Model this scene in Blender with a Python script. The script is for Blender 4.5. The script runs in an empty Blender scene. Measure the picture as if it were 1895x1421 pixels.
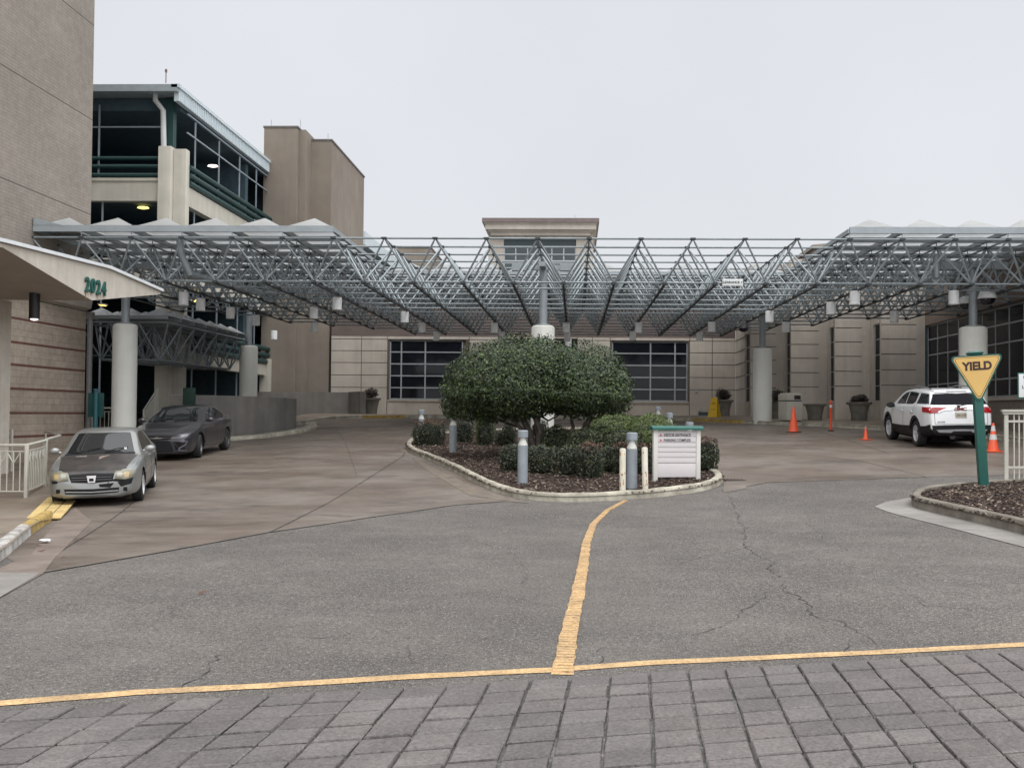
import bpy, bmesh, math, random
from mathutils import Vector, Matrix
from mathutils.bvhtree import BVHTree
random.seed(7)
D = bpy.data
S = bpy.context.scene
C = S.collection
rad = math.radians
PI = math.pi
# ------------------------------------------------------------------ camera
F_, CX, CY = 1880., 1000., 725.          # focal length and principal point in pixels of the 1895x1421 photograph
EYE = 1.62
_y, _p, _r = rad(1.89), math.atan(42 / 1880.), .0083
vH = Vector((math.cos(_y), math.sin(_y), 0))
vF = Vector((-math.sin(_y) * math.cos(_p), math.cos(_y) * math.cos(_p), math.sin(_p)))
vV = Vector((math.sin(_y) * math.sin(_p), -math.cos(_y) * math.sin(_p), math.cos(_p)))
vR = vH * math.cos(_r) + vV * math.sin(_r)
vU = vV * math.cos(_r) - vH * math.sin(_r)
cd = D.cameras.new('camera'); cam = D.objects.new('camera', cd); C.objects.link(cam)
cd.sensor_width = 36; cd.lens = 36 * F_ / 1895; cd.shift_x = -(CX - 947.5) / 1895; cd.shift_y = (CY - 710.5) / 1895
cd.clip_start = .1; cd.clip_end = 2000
m3 = Matrix((vR, vU, -vF)).transposed()
cam.matrix_world = Matrix.Translation((0, 0, EYE)) @ m3.to_4x4()
S.camera = cam
# ------------------------------------------------------------------ light
S.view_settings.view_transform = 'Standard'; S.view_settings.look = 'None'
S.view_settings.exposure = 0; S.view_settings.gamma = 1
w = D.worlds.new('World'); S.world = w; w.use_nodes = True
nt = w.node_tree; nt.nodes.clear()
SUN_EL, SUN_ROT = rad(55), rad(150)
sky = nt.nodes.new('ShaderNodeTexSky'); sky.sky_type = 'NISHITA'; sky.sun_disc = False
sky.sun_elevation = SUN_EL; sky.sun_rotation = SUN_ROT
hs = nt.nodes.new('ShaderNodeMixRGB'); hs.blend_type = 'MIX'; hs.inputs[0].default_value = 1.0
sc_ = nt.nodes.new('ShaderNodeMixRGB'); sc_.blend_type = 'MULTIPLY'; sc_.inputs[0].default_value = 1; sc_.inputs[2].default_value = (.1, .1, .1, 1)
nt.links.new(sky.outputs[0], sc_.inputs[1])
tc = nt.nodes.new('ShaderNodeTexCoord'); sx = nt.nodes.new('ShaderNodeSeparateXYZ'); nt.links.new(tc.outputs['Generated'], sx.inputs[0])
cr = nt.nodes.new('ShaderNodeValToRGB'); nt.links.new(sx.outputs[2], cr.inputs[0])
e = cr.color_ramp.elements
e[0].position = 0.0; e[0].color = (.735, .745, .765, 1)
e[1].position = 1.0; e[1].color = (1.70, 1.71, 1.72, 1)
e2 = e.new(.12); e2.color = (.82, .835, .865, 1)
e3 = e.new(.38); e3.color = (.795, .82, .868, 1)
ns = nt.nodes.new('ShaderNodeTexNoise'); ns.inputs['Scale'].default_value = 2.2; ns.inputs['Detail'].default_value = 4; ns.inputs['Roughness'].default_value = .5
nt.links.new(tc.outputs['Generated'], ns.inputs['Vector'])
mr = nt.nodes.new('ShaderNodeMapRange'); mr.inputs[1].default_value = .3; mr.inputs[2].default_value = .7; mr.inputs[3].default_value = .945; mr.inputs[4].default_value = 1.03
nt.links.new(ns.outputs[0], mr.inputs[0])
mc = nt.nodes.new('ShaderNodeMixRGB'); mc.blend_type = 'MULTIPLY'; mc.inputs[0].default_value = 1
dp = nt.nodes.new('ShaderNodeVectorMath'); dp.operation = 'DOT_PRODUCT'; dp.inputs[1].default_value = (math.sin(SUN_ROT) * .87, math.cos(SUN_ROT) * .87, .5)
nt.links.new(tc.outputs['Generated'], dp.inputs[0])
m2 = nt.nodes.new('ShaderNodeMapRange'); m2.interpolation_type = 'SMOOTHSTEP'; m2.inputs[1].default_value = -.25; m2.inputs[2].default_value = .95; m2.inputs[3].default_value = 1.0; m2.inputs[4].default_value = 2.3
nt.links.new(dp.outputs['Value'], m2.inputs[0])          # cloud is brighter on the side where the hidden sun stands
m3_ = nt.nodes.new('ShaderNodeMixRGB'); m3_.blend_type = 'MULTIPLY'; m3_.inputs[0].default_value = 1
nt.links.new(cr.outputs[0], m3_.inputs[1]); nt.links.new(m2.outputs[0], m3_.inputs[2])
nt.links.new(m3_.outputs[0], mc.inputs[1]); nt.links.new(mr.outputs[0], mc.inputs[2])
hs.inputs[0].default_value = .94      # cloud layer over most of the clear sky's light
nt.links.new(sc_.outputs[0], hs.inputs[1]); nt.links.new(mc.outputs[0], hs.inputs[2])
bg = nt.nodes.new('ShaderNodeBackground'); bg.inputs[1].default_value = 1.0
ow = nt.nodes.new('ShaderNodeOutputWorld')
nt.links.new(hs.outputs[0], bg.inputs[0]); nt.links.new(bg.outputs[0], ow.inputs[0])
sl = D.lights.new('sun', 'SUN'); sl.energy = .5; sl.angle = rad(25); sl.color = (1, .97, .93)
so = D.objects.new('sun', sl); C.objects.link(so)
sd = Vector((math.sin(SUN_ROT) * math.cos(SUN_EL), math.cos(SUN_ROT) * math.cos(SUN_EL), math.sin(SUN_EL)))
so.rotation_euler = (-sd).to_track_quat('-Z', 'Y').to_euler()

# ------------------------------------------------------------------ points measured on the photograph, put at their real depth
def ray(px, py): return vF + vR * ((px - CX) / F_) - vU * ((py - CY) / F_)
def P(px, py, Y):
    d = ray(px, py); t = Y / d.y; return Vector((d.x * t, Y, EYE + d.z * t))
def PX(px, py, X):
    d = ray(px, py); t = X / d.x; return Vector((X, d.y * t, EYE + d.z * t))
def sp(t, k=1.2): return t + math.log1p(math.exp(-t / k)) * k if t > 0 else k * math.log1p(math.exp(t / k))
def ss(a, b, t):
    t = max(0, min(1, (t - a) / (b - a))); return t * t * (3 - 2 * t)
def gz(x, y):
    yy = min(y, 50.)
    return .045 * (sp(yy - 17) - sp(-17)) + .02 * max(-18, min(18, x)) * ss(6, 20, y) * (1 - .8 * ss(38, 50, y))
def G(px, py, dz=0):
    d = ray(px, py); g = lambda t: EYE + d.z * t - gz(d.x * t, d.y * t) - dz
    t = 1.
    while t < 62 and g(t) > 0: t += .25
    lo, hi = t - .25, t
    for _ in range(30):
        m = (lo + hi) / 2
        if g(m) > 0: lo = m
        else: hi = m
    return Vector((d.x * lo, d.y * lo, EYE + d.z * lo))

# ------------------------------------------------------------------ materials
MATS = {}
def pm(name, col, rough=.7, metal=0., var=.12, vs=3., bump=0., bs=40., spec=.5, vcol=None, emit=None, coat=0., fine=0., fs=90., streak=0.):
    if name in MATS: return MATS[name]
    m = D.materials.new(name); MATS[name] = m; m.use_nodes = True
    t = m.node_tree; b = t.nodes['Principled BSDF']
    b.inputs['Roughness'].default_value = rough; b.inputs['Metallic'].default_value = metal
    b.inputs['Specular IOR Level'].default_value = spec; b.inputs['Coat Weight'].default_value = coat
    b.inputs['Coat Roughness'].default_value = .06
    c4 = (*col, 1)
    g = t.nodes.new('ShaderNodeNewGeometry')
    last = None
    def mix(mode, a, bb, fac=1.0):
        n = t.nodes.new('ShaderNodeMixRGB'); n.blend_type = mode; n.inputs[0].default_value = fac
        for i, v in ((1, a), (2, bb)):
            if isinstance(v, tuple): n.inputs[i].default_value = v
            else: t.links.new(v, n.inputs[i])
        return n
    def noise(scale, lo, hi, detail=5, vec=None):
        n = t.nodes.new('ShaderNodeTexNoise'); n.inputs['Scale'].default_value = scale; n.inputs['Detail'].default_value = detail; n.inputs['Roughness'].default_value = .6
        t.links.new(vec or g.outputs['Position'], n.inputs['Vector'])
        r_ = t.nodes.new('ShaderNodeMapRange'); r_.inputs[1].default_value = .3; r_.inputs[2].default_value = .7
        r_.inputs[3].default_value = lo; r_.inputs[4].default_value = hi
        t.links.new(n.outputs[0], r_.inputs[0]); return r_.outputs[0], n
    cur = c4
    if vcol:
        o, _n = noise(vs * .6, 0, 1, 4)
        n = t.nodes.new('ShaderNodeMixRGB'); n.inputs[1].default_value = c4; n.inputs[2].default_value = (*vcol, 1)
        t.links.new(o, n.inputs[0]); cur = n.outputs[0]
    if var:
        o, _n = noise(vs, 1 - var, 1 + var)
        cur = mix('MULTIPLY', cur, o).outputs[0]
    if streak:
        mp = t.nodes.new('ShaderNodeMapping'); mp.inputs['Scale'].default_value = (2.2, 2.2, .12)
        t.links.new(g.outputs['Position'], mp.inputs[0])
        o, _n = noise(1.5, 1 - streak, 1 + streak * .6, 6, mp.outputs[0])
        cur = mix('MULTIPLY', cur, o).outputs[0]
    if fine:
        o, _n = noise(fs, 1 - fine, 1 + fine, 3)
        cur = mix('MULTIPLY', cur, o).outputs[0]
    if isinstance(cur, tuple): b.inputs['Base Color'].default_value = cur
    else: t.links.new(cur, b.inputs['Base Color'])
    if bump:
        n = t.nodes.new('ShaderNodeTexNoise'); n.inputs['Scale'].default_value = bs; n.inputs['Detail'].default_value = 4
        t.links.new(g.outputs['Position'], n.inputs['Vector'])
        bp = t.nodes.new('ShaderNodeBump'); bp.inputs['Strength'].default_value = bump; bp.inputs['Distance'].default_value = .02
        t.links.new(n.outputs[0], bp.inputs['Height']); t.links.new(bp.outputs[0], b.inputs['Normal'])
    if emit:
        b.inputs['Emission Color'].default_value = (*emit[0], 1); b.inputs['Emission Strength'].default_value = emit[1]
    return m

def brick_mat(name, c1, c2, mort, axis, bw, bh, ms=.012, rough=.85, var=.1):
    m = pm(name, c1, rough, var=0)
    t = m.node_tree; b = t.nodes['Principled BSDF']
    g = t.nodes.new('ShaderNodeNewGeometry'); s = t.nodes.new('ShaderNodeSeparateXYZ'); c = t.nodes.new('ShaderNodeCombineXYZ')
    t.links.new(g.outputs['Position'], s.inputs[0]); t.links.new(s.outputs[axis], c.inputs[0]); t.links.new(s.outputs[2], c.inputs[1])
    br = t.nodes.new('ShaderNodeTexBrick'); t.links.new(c.outputs[0], br.inputs['Vector'])
    br.inputs['Color1'].default_value = (*c1, 1); br.inputs['Color2'].default_value = (*c2, 1); br.inputs['Mortar'].default_value = (*mort, 1)
    br.inputs['Scale'].default_value = 1; br.inputs['Mortar Size'].default_value = ms; br.inputs['Brick Width'].default_value = bw; br.inputs['Row Height'].default_value = bh
    br.inputs['Mortar Smooth'].default_value = .3
    cur = br.outputs[0]
    for scl, a in ((.5, var), (4, var), (22, var)):
        n = t.nodes.new('ShaderNodeTexNoise'); n.inputs['Scale'].default_value = scl; n.inputs['Detail'].default_value = 5
        t.links.new(g.outputs['Position'], n.inputs['Vector'])
        r_ = t.nodes.new('ShaderNodeMapRange'); r_.inputs[1].default_value = .3; r_.inputs[2].default_value = .7; r_.inputs[3].default_value = 1 - a; r_.inputs[4].default_value = 1 + a
        t.links.new(n.outputs[0], r_.inputs[0])
        x = t.nodes.new('ShaderNodeMixRGB'); x.blend_type = 'MULTIPLY'; x.inputs[0].default_value = 1
        t.links.new(cur, x.inputs[1]); t.links.new(r_.outputs[0], x.inputs[2]); cur = x.outputs[0]
    t.links.new(cur, b.inputs['Base Color'])
    bp = t.nodes.new('ShaderNodeBump'); bp.inputs['Strength'].default_value = .5; bp.inputs['Distance'].default_value = .01
    iv = t.nodes.new('ShaderNodeMath'); iv.operation = 'SUBTRACT'; iv.inputs[0].default_value = 1; t.links.new(br.outputs['Fac'], iv.inputs[1])
    t.links.new(iv.outputs[0], bp.inputs['Height']); t.links.new(bp.outputs[0], b.inputs['Normal'])
    return m

def leaf_mat(name, c1, c2, rough=.5, c3=None):
    m = D.materials.new(name); MATS[name] = m; m.use_nodes = True
    t = m.node_tree; b = t.nodes['Principled BSDF']; b.inputs['Roughness'].default_value = rough
    g = t.nodes.new('ShaderNodeNewGeometry')
    rp = t.nodes.new('ShaderNodeValToRGB'); rp.color_ramp.elements[0].color = (*c1, 1); rp.color_ramp.elements[1].color = (*c2, 1)
    if c3:
        rp.color_ramp.elements[1].position = .82; q = rp.color_ramp.elements.new(1.); q.color = (*c3, 1)
    t.links.new(g.outputs['Random Per Island'], rp.inputs[0])
    n = t.nodes.new('ShaderNodeTexNoise'); n.inputs['Scale'].default_value = 2.4; t.links.new(g.outputs['Position'], n.inputs['Vector'])
    r_ = t.nodes.new('ShaderNodeMapRange'); r_.inputs[1].default_value = .3; r_.inputs[2].default_value = .7; r_.inputs[3].default_value = .6; r_.inputs[4].default_value = 1.45
    t.links.new(n.outputs[0], r_.inputs[0])
    x = t.nodes.new('ShaderNodeMixRGB'); x.blend_type = 'MULTIPLY'; x.inputs[0].default_value = 1
    t.links.new(rp.outputs[0], x.inputs[1]); t.links.new(r_.outputs[0], x.inputs[2])
    t.links.new(x.outputs[0], b.inputs['Base Color'])
    b.inputs['Subsurface Weight'].default_value = 0
    return m

# ------------------------------------------------------------------ mesh builder
class MB:
    def __init__(s, o=(0, 0, 0)):
        s.v = []; s.f = []; s.mi = []; s.o = Vector(o); s.m = 0
    def add(s, vs, fs):
        n = len(s.v); s.v += [Vector(v) - s.o for v in vs]
        for f in fs: s.f.append([n + i for i in f]); s.mi.append(s.m)
        return s
    def box(s, a, b):
        x0, x1 = sorted((a[0], b[0])); y0, y1 = sorted((a[1], b[1])); z0, z1 = sorted((a[2], b[2]))
        return s.add([(x0, y0, z0), (x1, y0, z0), (x1, y1, z0), (x0, y1, z0), (x0, y0, z1), (x1, y0, z1), (x1, y1, z1), (x0, y1, z1)],
                     [(0, 3, 2, 1), (4, 5, 6, 7), (0, 1, 5, 4), (1, 2, 6, 5), (2, 3, 7, 6), (3, 0, 4, 7)])
    def bbox(s, a, b, r=.01):
        """box with chamfered edges"""
        x0, x1 = sorted((a[0], b[0])); y0, y1 = sorted((a[1], b[1])); z0, z1 = sorted((a[2], b[2]))
        bm = bmesh.new(); bmesh.ops.create_cube(bm, size=1)
        for v in bm.verts: v.co = Vector(((x0 + x1) / 2 + v.co.x * (x1 - x0), (y0 + y1) / 2 + v.co.y * (y1 - y0), (z0 + z1) / 2 + v.co.z * (z1 - z0)))
        bmesh.ops.bevel(bm, geom=bm.edges[:], offset=min(r, .45 * min(x1 - x0, y1 - y0, z1 - z0)), segments=2, profile=.6, affect='EDGES')
        bm.verts.index_update()
        s.add([v.co.copy() for v in bm.verts], [[v.index for v in f.verts] for f in bm.faces]); bm.free(); return s
    def obox(s, c, ux, uy, uz, hx, hy, hz):
        c = Vector(c); ux, uy, uz = Vector(ux), Vector(uy), Vector(uz)
        vs = [c + ux * (i * hx) + uy * (j * hy) + uz * (k * hz) for k in (-1, 1) for (i, j) in ((-1, -1), (1, -1), (1, 1), (-1, 1))]
        return s.add(vs, [(0, 3, 2, 1), (4, 5, 6, 7), (0, 1, 5, 4), (1, 2, 6, 5), (2, 3, 7, 6), (3, 0, 4, 7)])
    def wallbox(s, p, q, z0, z1, th, side=1):
        """upright slab from plan point p to q; th thick to the left of p->q times side"""
        p = Vector((p[0], p[1], 0)); q = Vector((q[0], q[1], 0)); d = (q - p).normalized(); n = Vector((-d.y, d.x, 0)) * th * side
        vs = [p, q, q + n, p + n]
        vv = [Vector((a.x, a.y, z0)) for a in vs] + [Vector((a.x, a.y, z1)) for a in vs]
        return s.add(vv, [(0, 3, 2, 1), (4, 5, 6, 7), (0, 1, 5, 4), (1, 2, 6, 5), (2, 3, 7, 6), (3, 0, 4, 7)])
    def tube(s, pts, r, n=8, cap=True, r2=None):
        pts = [Vector(p) for p in pts]; k = len(pts); rings = []
        prev = None
        for i, p in enumerate(pts):
            d = ((pts[min(i + 1, k - 1)] - pts[max(i - 1, 0)])).normalized()
            a = Vector((0, 0, 1)) if abs(d.z) < .9 else Vector((1, 0, 0))
            if prev is None: u = d.cross(a).normalized()
            else:
                u = (prev - d * prev.dot(d)); u = u.normalized() if u.length > 1e-6 else d.cross(a).normalized()
            prev = u; v = d.cross(u)
            rr = r if not isinstance(r, (list, tuple)) else r[i]
            rings.append([p + (u * math.cos(2 * PI * j / n) + v * math.sin(2 * PI * j / n)) * rr for j in range(n)])
        vs = [x for rg in rings for x in rg]; fs = []
        for i in range(k - 1):
            for j in range(n): fs.append((i * n + j, i * n + (j + 1) % n, (i + 1) * n + (j + 1) % n, (i + 1) * n + j))
        if cap: fs.append(tuple(range(n))[::-1]); fs.append(tuple((k - 1) * n + j for j in range(n)))
        return s.add(vs, fs)
    def lathe(s, prof, c=(0, 0, 0), n=24, axis='z', sx=1., sy=1., cap=True):
        c = Vector(c); vs = []; fs = []
        for (r, h) in prof:
            for j in range(n):
                a = 2 * PI * j / n; x, y = r * math.cos(a) * sx, r * math.sin(a) * sy
                vs.append(c + (Vector((x, y, h)) if axis == 'z' else Vector((x, h, y)) if axis == 'y' else Vector((h, x, y))))
        k = len(prof)
        for i in range(k - 1):
            for j in range(n): fs.append((i * n + j, i * n + (j + 1) % n, (i + 1) * n + (j + 1) % n, (i + 1) * n + j))
        if cap and prof[0][0] > 1e-4: fs.append(tuple(range(n))[::-1])
        if cap and prof[-1][0] > 1e-4: fs.append(tuple((k - 1) * n + j for j in range(n)))
        return s.add(vs, fs)
    def prism(s, poly, ex):
        """poly: list of 3-D points of a planar outline, extruded by vector ex"""
        n = len(poly); ex = Vector(ex)
        vs = [Vector(p) for p in poly] + [Vector(p) + ex for p in poly]
        fs = [tuple(range(n))[::-1], tuple(range(n, 2 * n))] + [(i, (i + 1) % n, n + (i + 1) % n, n + i) for i in range(n)]
        return s.add(vs, fs)
    def build(s, name, mats, parent=None, smooth=40, fixn=True):
        me = D.meshes.new(name); me.from_pydata([tuple(v) for v in s.v], [], s.f)
        if not isinstance(mats, (list, tuple)): mats = [mats]
        for m in mats: me.materials.append(m)
        if len(mats) > 1: me.polygons.foreach_set('material_index', s.mi)
        if fixn:
            bm = bmesh.new(); bm.from_mesh(me); bmesh.ops.recalc_face_normals(bm, faces=bm.faces[:]); bm.to_mesh(me); bm.free()
        if smooth:
            me.polygons.foreach_set('use_smooth', [True] * len(me.polygons)); me.set_sharp_from_angle(angle=rad(smooth))
        me.update()
        o = D.objects.new(name, me); C.objects.link(o)
        if parent: o.parent = parent
        else: o.location = s.o
        return o
def tag(o, label=None, cat=None, group=None, kind=None):
    if label: o['label'] = label
    if cat: o['category'] = cat
    if group: o['group'] = group
    if kind: o['kind'] = kind
    return o
def thing(name, label, cat, loc=(0, 0, 0), rz=0, group=None):
    o = D.objects.new(name, None); C.objects.link(o); o.location = loc; o.rotation_euler = (0, 0, rz); o.empty_display_size = .2
    return tag(o, label, cat, group)
def dup(root, loc, rz=None, label=None):
    r = root.copy(); C.objects.link(r); r.location = loc
    if rz is not None: r.rotation_euler = (0, 0, rz)
    if label: r['label'] = label
    for ch in list(root.children):
        c = ch.copy(); C.objects.link(c); c.parent = r
        for g in ch.children:
            d = g.copy(); C.objects.link(d); d.parent = c
    return r
def text(name, body, size, mat, parent, mtx, ext=.004, bold=False, sx=1., align='CENTER', off=0.):
    cu = D.curves.new(name, 'FONT'); cu.body = body; cu.size = size; cu.extrude = ext; cu.align_x = align; cu.align_y = 'CENTER'; cu.offset = off
    t = D.objects.new(name, cu); C.objects.link(t)
    dg = bpy.context.evaluated_depsgraph_get(); dg.update()
    me = D.meshes.new_from_object(t.evaluated_get(dg)); D.objects.remove(t)
    me.transform(Matrix.Diagonal((sx, 1, 1, 1))); me.transform(mtx); me.materials.clear(); me.materials.append(mat)
    o = D.objects.new(name, me); C.objects.link(o)
    if parent: o.parent = parent
    return o
def face_mtx(pos, right, up):
    r_ = Vector(right).normalized(); u = Vector(up).normalized(); n = r_.cross(u)
    m = Matrix((r_, u, n)).transposed().to_4x4(); m.translation = Vector(pos); return m
def drape(name, poly, dz, mat, step=.8, zf=None):
    """a ground sheet with the given plan outline, following the slope of the ground"""
    bm = bmesh.new(); vs = [bm.verts.new((p[0], p[1], 0)) for p in poly]; bm.faces.new(vs)
    xs = [p[0] for p in poly]; ys = [p[1] for p in poly]
    for ax, lo, hi in ((0, min(xs), max(xs)), (1, min(ys), max(ys))):
        t = math.ceil(lo / step) * step
        while t < hi:
            if t > lo + 1e-3:
                co = [0, 0, 0]; co[ax] = t; no = [0, 0, 0]; no[ax] = 1
                bmesh.ops.bisect_plane(bm, geom=bm.verts[:] + bm.edges[:] + bm.faces[:], plane_co=co, plane_no=no)
            t += step
    f = zf or gz
    for v in bm.verts: v.co.z = f(v.co.x, v.co.y) + dz
    bmesh.ops.recalc_face_normals(bm, faces=bm.faces[:])
    if bm.faces and sum(f_.normal.z for f_ in bm.faces) < 0:
        bmesh.ops.reverse_faces(bm, faces=bm.faces[:])
    me = D.meshes.new(name); bm.to_mesh(me); bm.free(); me.materials.append(mat)
    me.polygons.foreach_set('use_smooth', [True] * len(me.polygons))
    o = D.objects.new(name, me); C.objects.link(o); return tag(o, kind='structure')
def resample(pts, step):
    pts = [Vector((p[0], p[1], 0)) for p in pts]; out = [pts[0]]
    for a, b in zip(pts, pts[1:]):
        n = max(1, int((b - a).length / step))
        for i in range(1, n + 1): out.append(a.lerp(b, i / n))
    return out
def chaikin(pts, it=2, closed=False):
    pts = [Vector((p[0], p[1], 0)) for p in pts]
    for _ in range(it):
        q = []
        n = len(pts)
        if not closed: q.append(pts[0])
        for i in range(n if closed else n - 1):
            a, b = pts[i], pts[(i + 1) % n]; q += [a.lerp(b, .25), a.lerp(b, .75)]
        if not closed: q.append(pts[-1])
        pts = q
    return pts
def kerb(name, pts, wid, h, mat, side=1, base=-.2, rough_edge=.006):
    """kerb along a plan path; the path is its road edge, it lies to the left (side=1) of the path"""
    pts = resample(pts, .35); n = len(pts); mb = MB(); rnd = random.Random(3)
    prof = [(0, base), (.02, h - .05), (.035, h - .015), (.06, h), (wid - .03, h), (wid, h - .02), (wid, base)]
    vs = []
    for i, p in enumerate(pts):
        d = (pts[min(i + 1, n - 1)] - pts[max(i - 1, 0)]).normalized(); nn = Vector((-d.y, d.x, 0)) * side
        for (o, z) in prof:
            q = p + nn * o
            j = (rnd.uniform(-1, 1) * rough_edge) if z > 0 else 0
            vs.append((q.x, q.y, gz(p.x, p.y) + z + j))
    k = len(prof); fs = []
    for i in range(n - 1):
        for j in range(k - 1): fs.append((i * k + j, i * k + j + 1, (i + 1) * k + j + 1, (i + 1) * k + j))
    fs.append(tuple(range(k))); fs.append(tuple((n - 1) * k + j for j in range(k)))
    mb.add(vs, fs); return tag(mb.build(name, mat), kind='structure')
def strip(name, pts, wid, dz, mat, jit=0., kind='structure', seed=1, build=True, mb=None):
    pts = resample(pts, .15); n = len(pts); mb = mb or MB(); rnd = random.Random(seed); vs = []
    for i, p in enumerate(pts):
        d = (pts[min(i + 1, n - 1)] - pts[max(i - 1, 0)]).normalized(); nn = Vector((-d.y, d.x, 0))
        ww = wid if not isinstance(wid, (list, tuple)) else wid[0] + (wid[1] - wid[0]) * i / max(1, n - 1)
        for sgn in (-1, 1):
            q = p + nn * (sgn * ww / 2 + rnd.uniform(-jit, jit)); vs.append((q.x, q.y, gz(q.x, q.y) + dz))
    mb.add(vs, [(2 * i, 2 * i + 2, 2 * i + 3, 2 * i + 1) for i in range(n - 1)])
    if build: return tag(mb.build(name, mat, fixn=False), kind=kind)
# ================================================================== GROUND
def ground_mat(name, base, alt, speck, rough, stain=None, fs=150., bump=.35, wet=None):
    m = D.materials.new(name); m.use_nodes = True; t = m.node_tree; b = t.nodes['Principled BSDF']
    g = t.nodes.new('ShaderNodeNewGeometry')
    def noise(scale, lo=.3, hi=.7, a=0., z=1., detail=5, vec=None, rg=.6):
        n = t.nodes.new('ShaderNodeTexNoise'); n.inputs['Scale'].default_value = scale; n.inputs['Detail'].default_value = detail; n.inputs['Roughness'].default_value = rg
        t.links.new(vec or g.outputs['Position'], n.inputs['Vector'])
        r_ = t.nodes.new('ShaderNodeMapRange'); r_.inputs[1].default_value = lo; r_.inputs[2].default_value = hi; r_.inputs[3].default_value = a; r_.inputs[4].default_value = z
        t.links.new(n.outputs[0], r_.inputs[0]); return r_.outputs[0]
    def mix(a, bb, fac, mode='MIX'):
        n = t.nodes.new('ShaderNodeMixRGB'); n.blend_type = mode
        for i, v in ((0, fac), (1, a), (2, bb)):
            if isinstance(v, (tuple, float, int)): n.inputs[i].default_value = v
            else: t.links.new(v, n.inputs[i])
        return n.outputs[0]
    c = mix((*base, 1), (*alt, 1), noise(.35, .40, .60))
    c = mix(c, noise(1.1, .35, .65, .90, 1.10, 6), 1., 'MULTIPLY')
    c = mix(c, noise(3.5, .3, .7, .9, 1.1), 1., 'MULTIPLY')
    mp = t.nodes.new('ShaderNodeMapping'); mp.inputs['Scale'].default_value = (.75, 1.25, 1); mp.inputs['Rotation'].default_value = (0, 0, rad(-8)); t.links.new(g.outputs['Position'], mp.inputs[0])
    if stain:
        c = mix(c, (*stain, 1), noise(.6, .52, .66, 0, .85, 8, mp.outputs[0], .72))
    if speck:
        if fs > 80: c = mix(c, noise(24., .38, .62, .84, 1.18, 3), 1., 'MULTIPLY'); c = mix(c, (*speck[0], 1), noise(34., .62, .68, 0, .45, 1)); c = mix(c, (*speck[1], 1), noise(31., .62, .68, 0, .5, 1))
        c = mix(c, (*speck[0], 1), noise(fs, .58, .66, 0, speck[2], 2))
        c = mix(c, (*speck[1], 1), noise(fs * .8, .60, .68, 0, speck[2], 2, None))
    t.links.new(c, b.inputs['Base Color'])
    if wet:
        t.links.new(noise(.7, .4, .68, rough, wet, 6, mp.outputs[0]), b.inputs['Roughness'])
    else: b.inputs['Roughness'].default_value = rough; b.inputs['Specular IOR Level'].default_value = .2
    n = t.nodes.new('ShaderNodeTexNoise'); n.inputs['Scale'].default_value = fs * .7; n.inputs['Detail'].default_value = 3; t.links.new(g.outputs['Position'], n.inputs['Vector'])
    bp = t.nodes.new('ShaderNodeBump'); bp.inputs['Strength'].default_value = bump; bp.inputs['Distance'].default_value = .012
    t.links.new(n.outputs[0], bp.inputs['Height']); t.links.new(bp.outputs[0], b.inputs['Normal'])
    return m
M_asph = ground_mat('asphalt', (.098, .089, .082), (.126, .115, .105), ((.36, .33, .30), (.025, .023, .022), .8), .95, (.092, .085, .080), 85., .7)
M_conc = ground_mat('driveway_concrete', (.118, .087, .065), (.164, .137, .114), ((.24, .21, .19), (.07, .06, .05), .35), .62, (.062, .046, .036), 60., .15, .30)
M_walk = ground_mat('sidewalk_concrete', (.225, .185, .145), (.175, .132, .095), ((.30, .27, .24), (.12, .10, .09), .4), .8, (.11, .09, .075), 60., .15, .5)
M_gutt = ground_mat('gutter_concrete', (.27, .255, .235), (.22, .205, .19), ((.36, .34, .31), (.15, .14, .13), .4), .85, (.16, .15, .14), 70., .2)
M_mulchb = ground_mat('mulch_base', (.038, .023, .018), (.055, .034, .026), ((.12, .08, .06), (.01, .008, .006), .9), .95, None, 30., 1.)
M_kerb = pm('painted_kerb', (.50, .47, .38), .85, var=.25, vs=4, bump=.6, bs=25, vcol=(.20, .18, .14), fine=.12)
M_kerbb = pm('bare_kerb', (.23, .205, .17), .9, var=.2, vs=4, bump=.4, bs=30, vcol=(.12, .105, .085), fine=.12)
M_kerby = pm('yellow_kerb', (.50, .33, .08), .8, var=.25, vs=8, bump=.5, bs=30, vcol=(.24, .18, .08))
M_yel = pm('yellow_road_paint', (.56, .375, .19), .85, var=.18, vs=5, bump=.7, bs=50, vcol=(.40, .275, .155), fine=.28, fs=40, spec=.25)
M_joint = pm('dark_joint', (.035, .030, .027), .9, var=.2)

# one sheet that reaches the horizon
mb = MB()
gx = [-600, -200, -80, -40, -25] + [-20 + i for i in range(41)] + [25, 40, 80, 200, 600]
gy = [-60, -20, -5] + [i for i in range(0, 60)] + [70, 90, 140, 300, 900]
mb.add([(x, y, gz(x, y)) for y in gy for x in gx], [(j * len(gx) + i, j * len(gx) + i + 1, (j + 1) * len(gx) + i + 1, (j + 1) * len(gx) + i) for j in range(len(gy) - 1) for i in range(len(gx) - 1)])
tag(mb.build('ground', M_asph, fixn=False), kind='structure')
xy = lambda v: (v[0], v[1])
def gp(pts, dz=0): return [xy(G(a, b, dz)) for a, b in pts]

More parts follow.
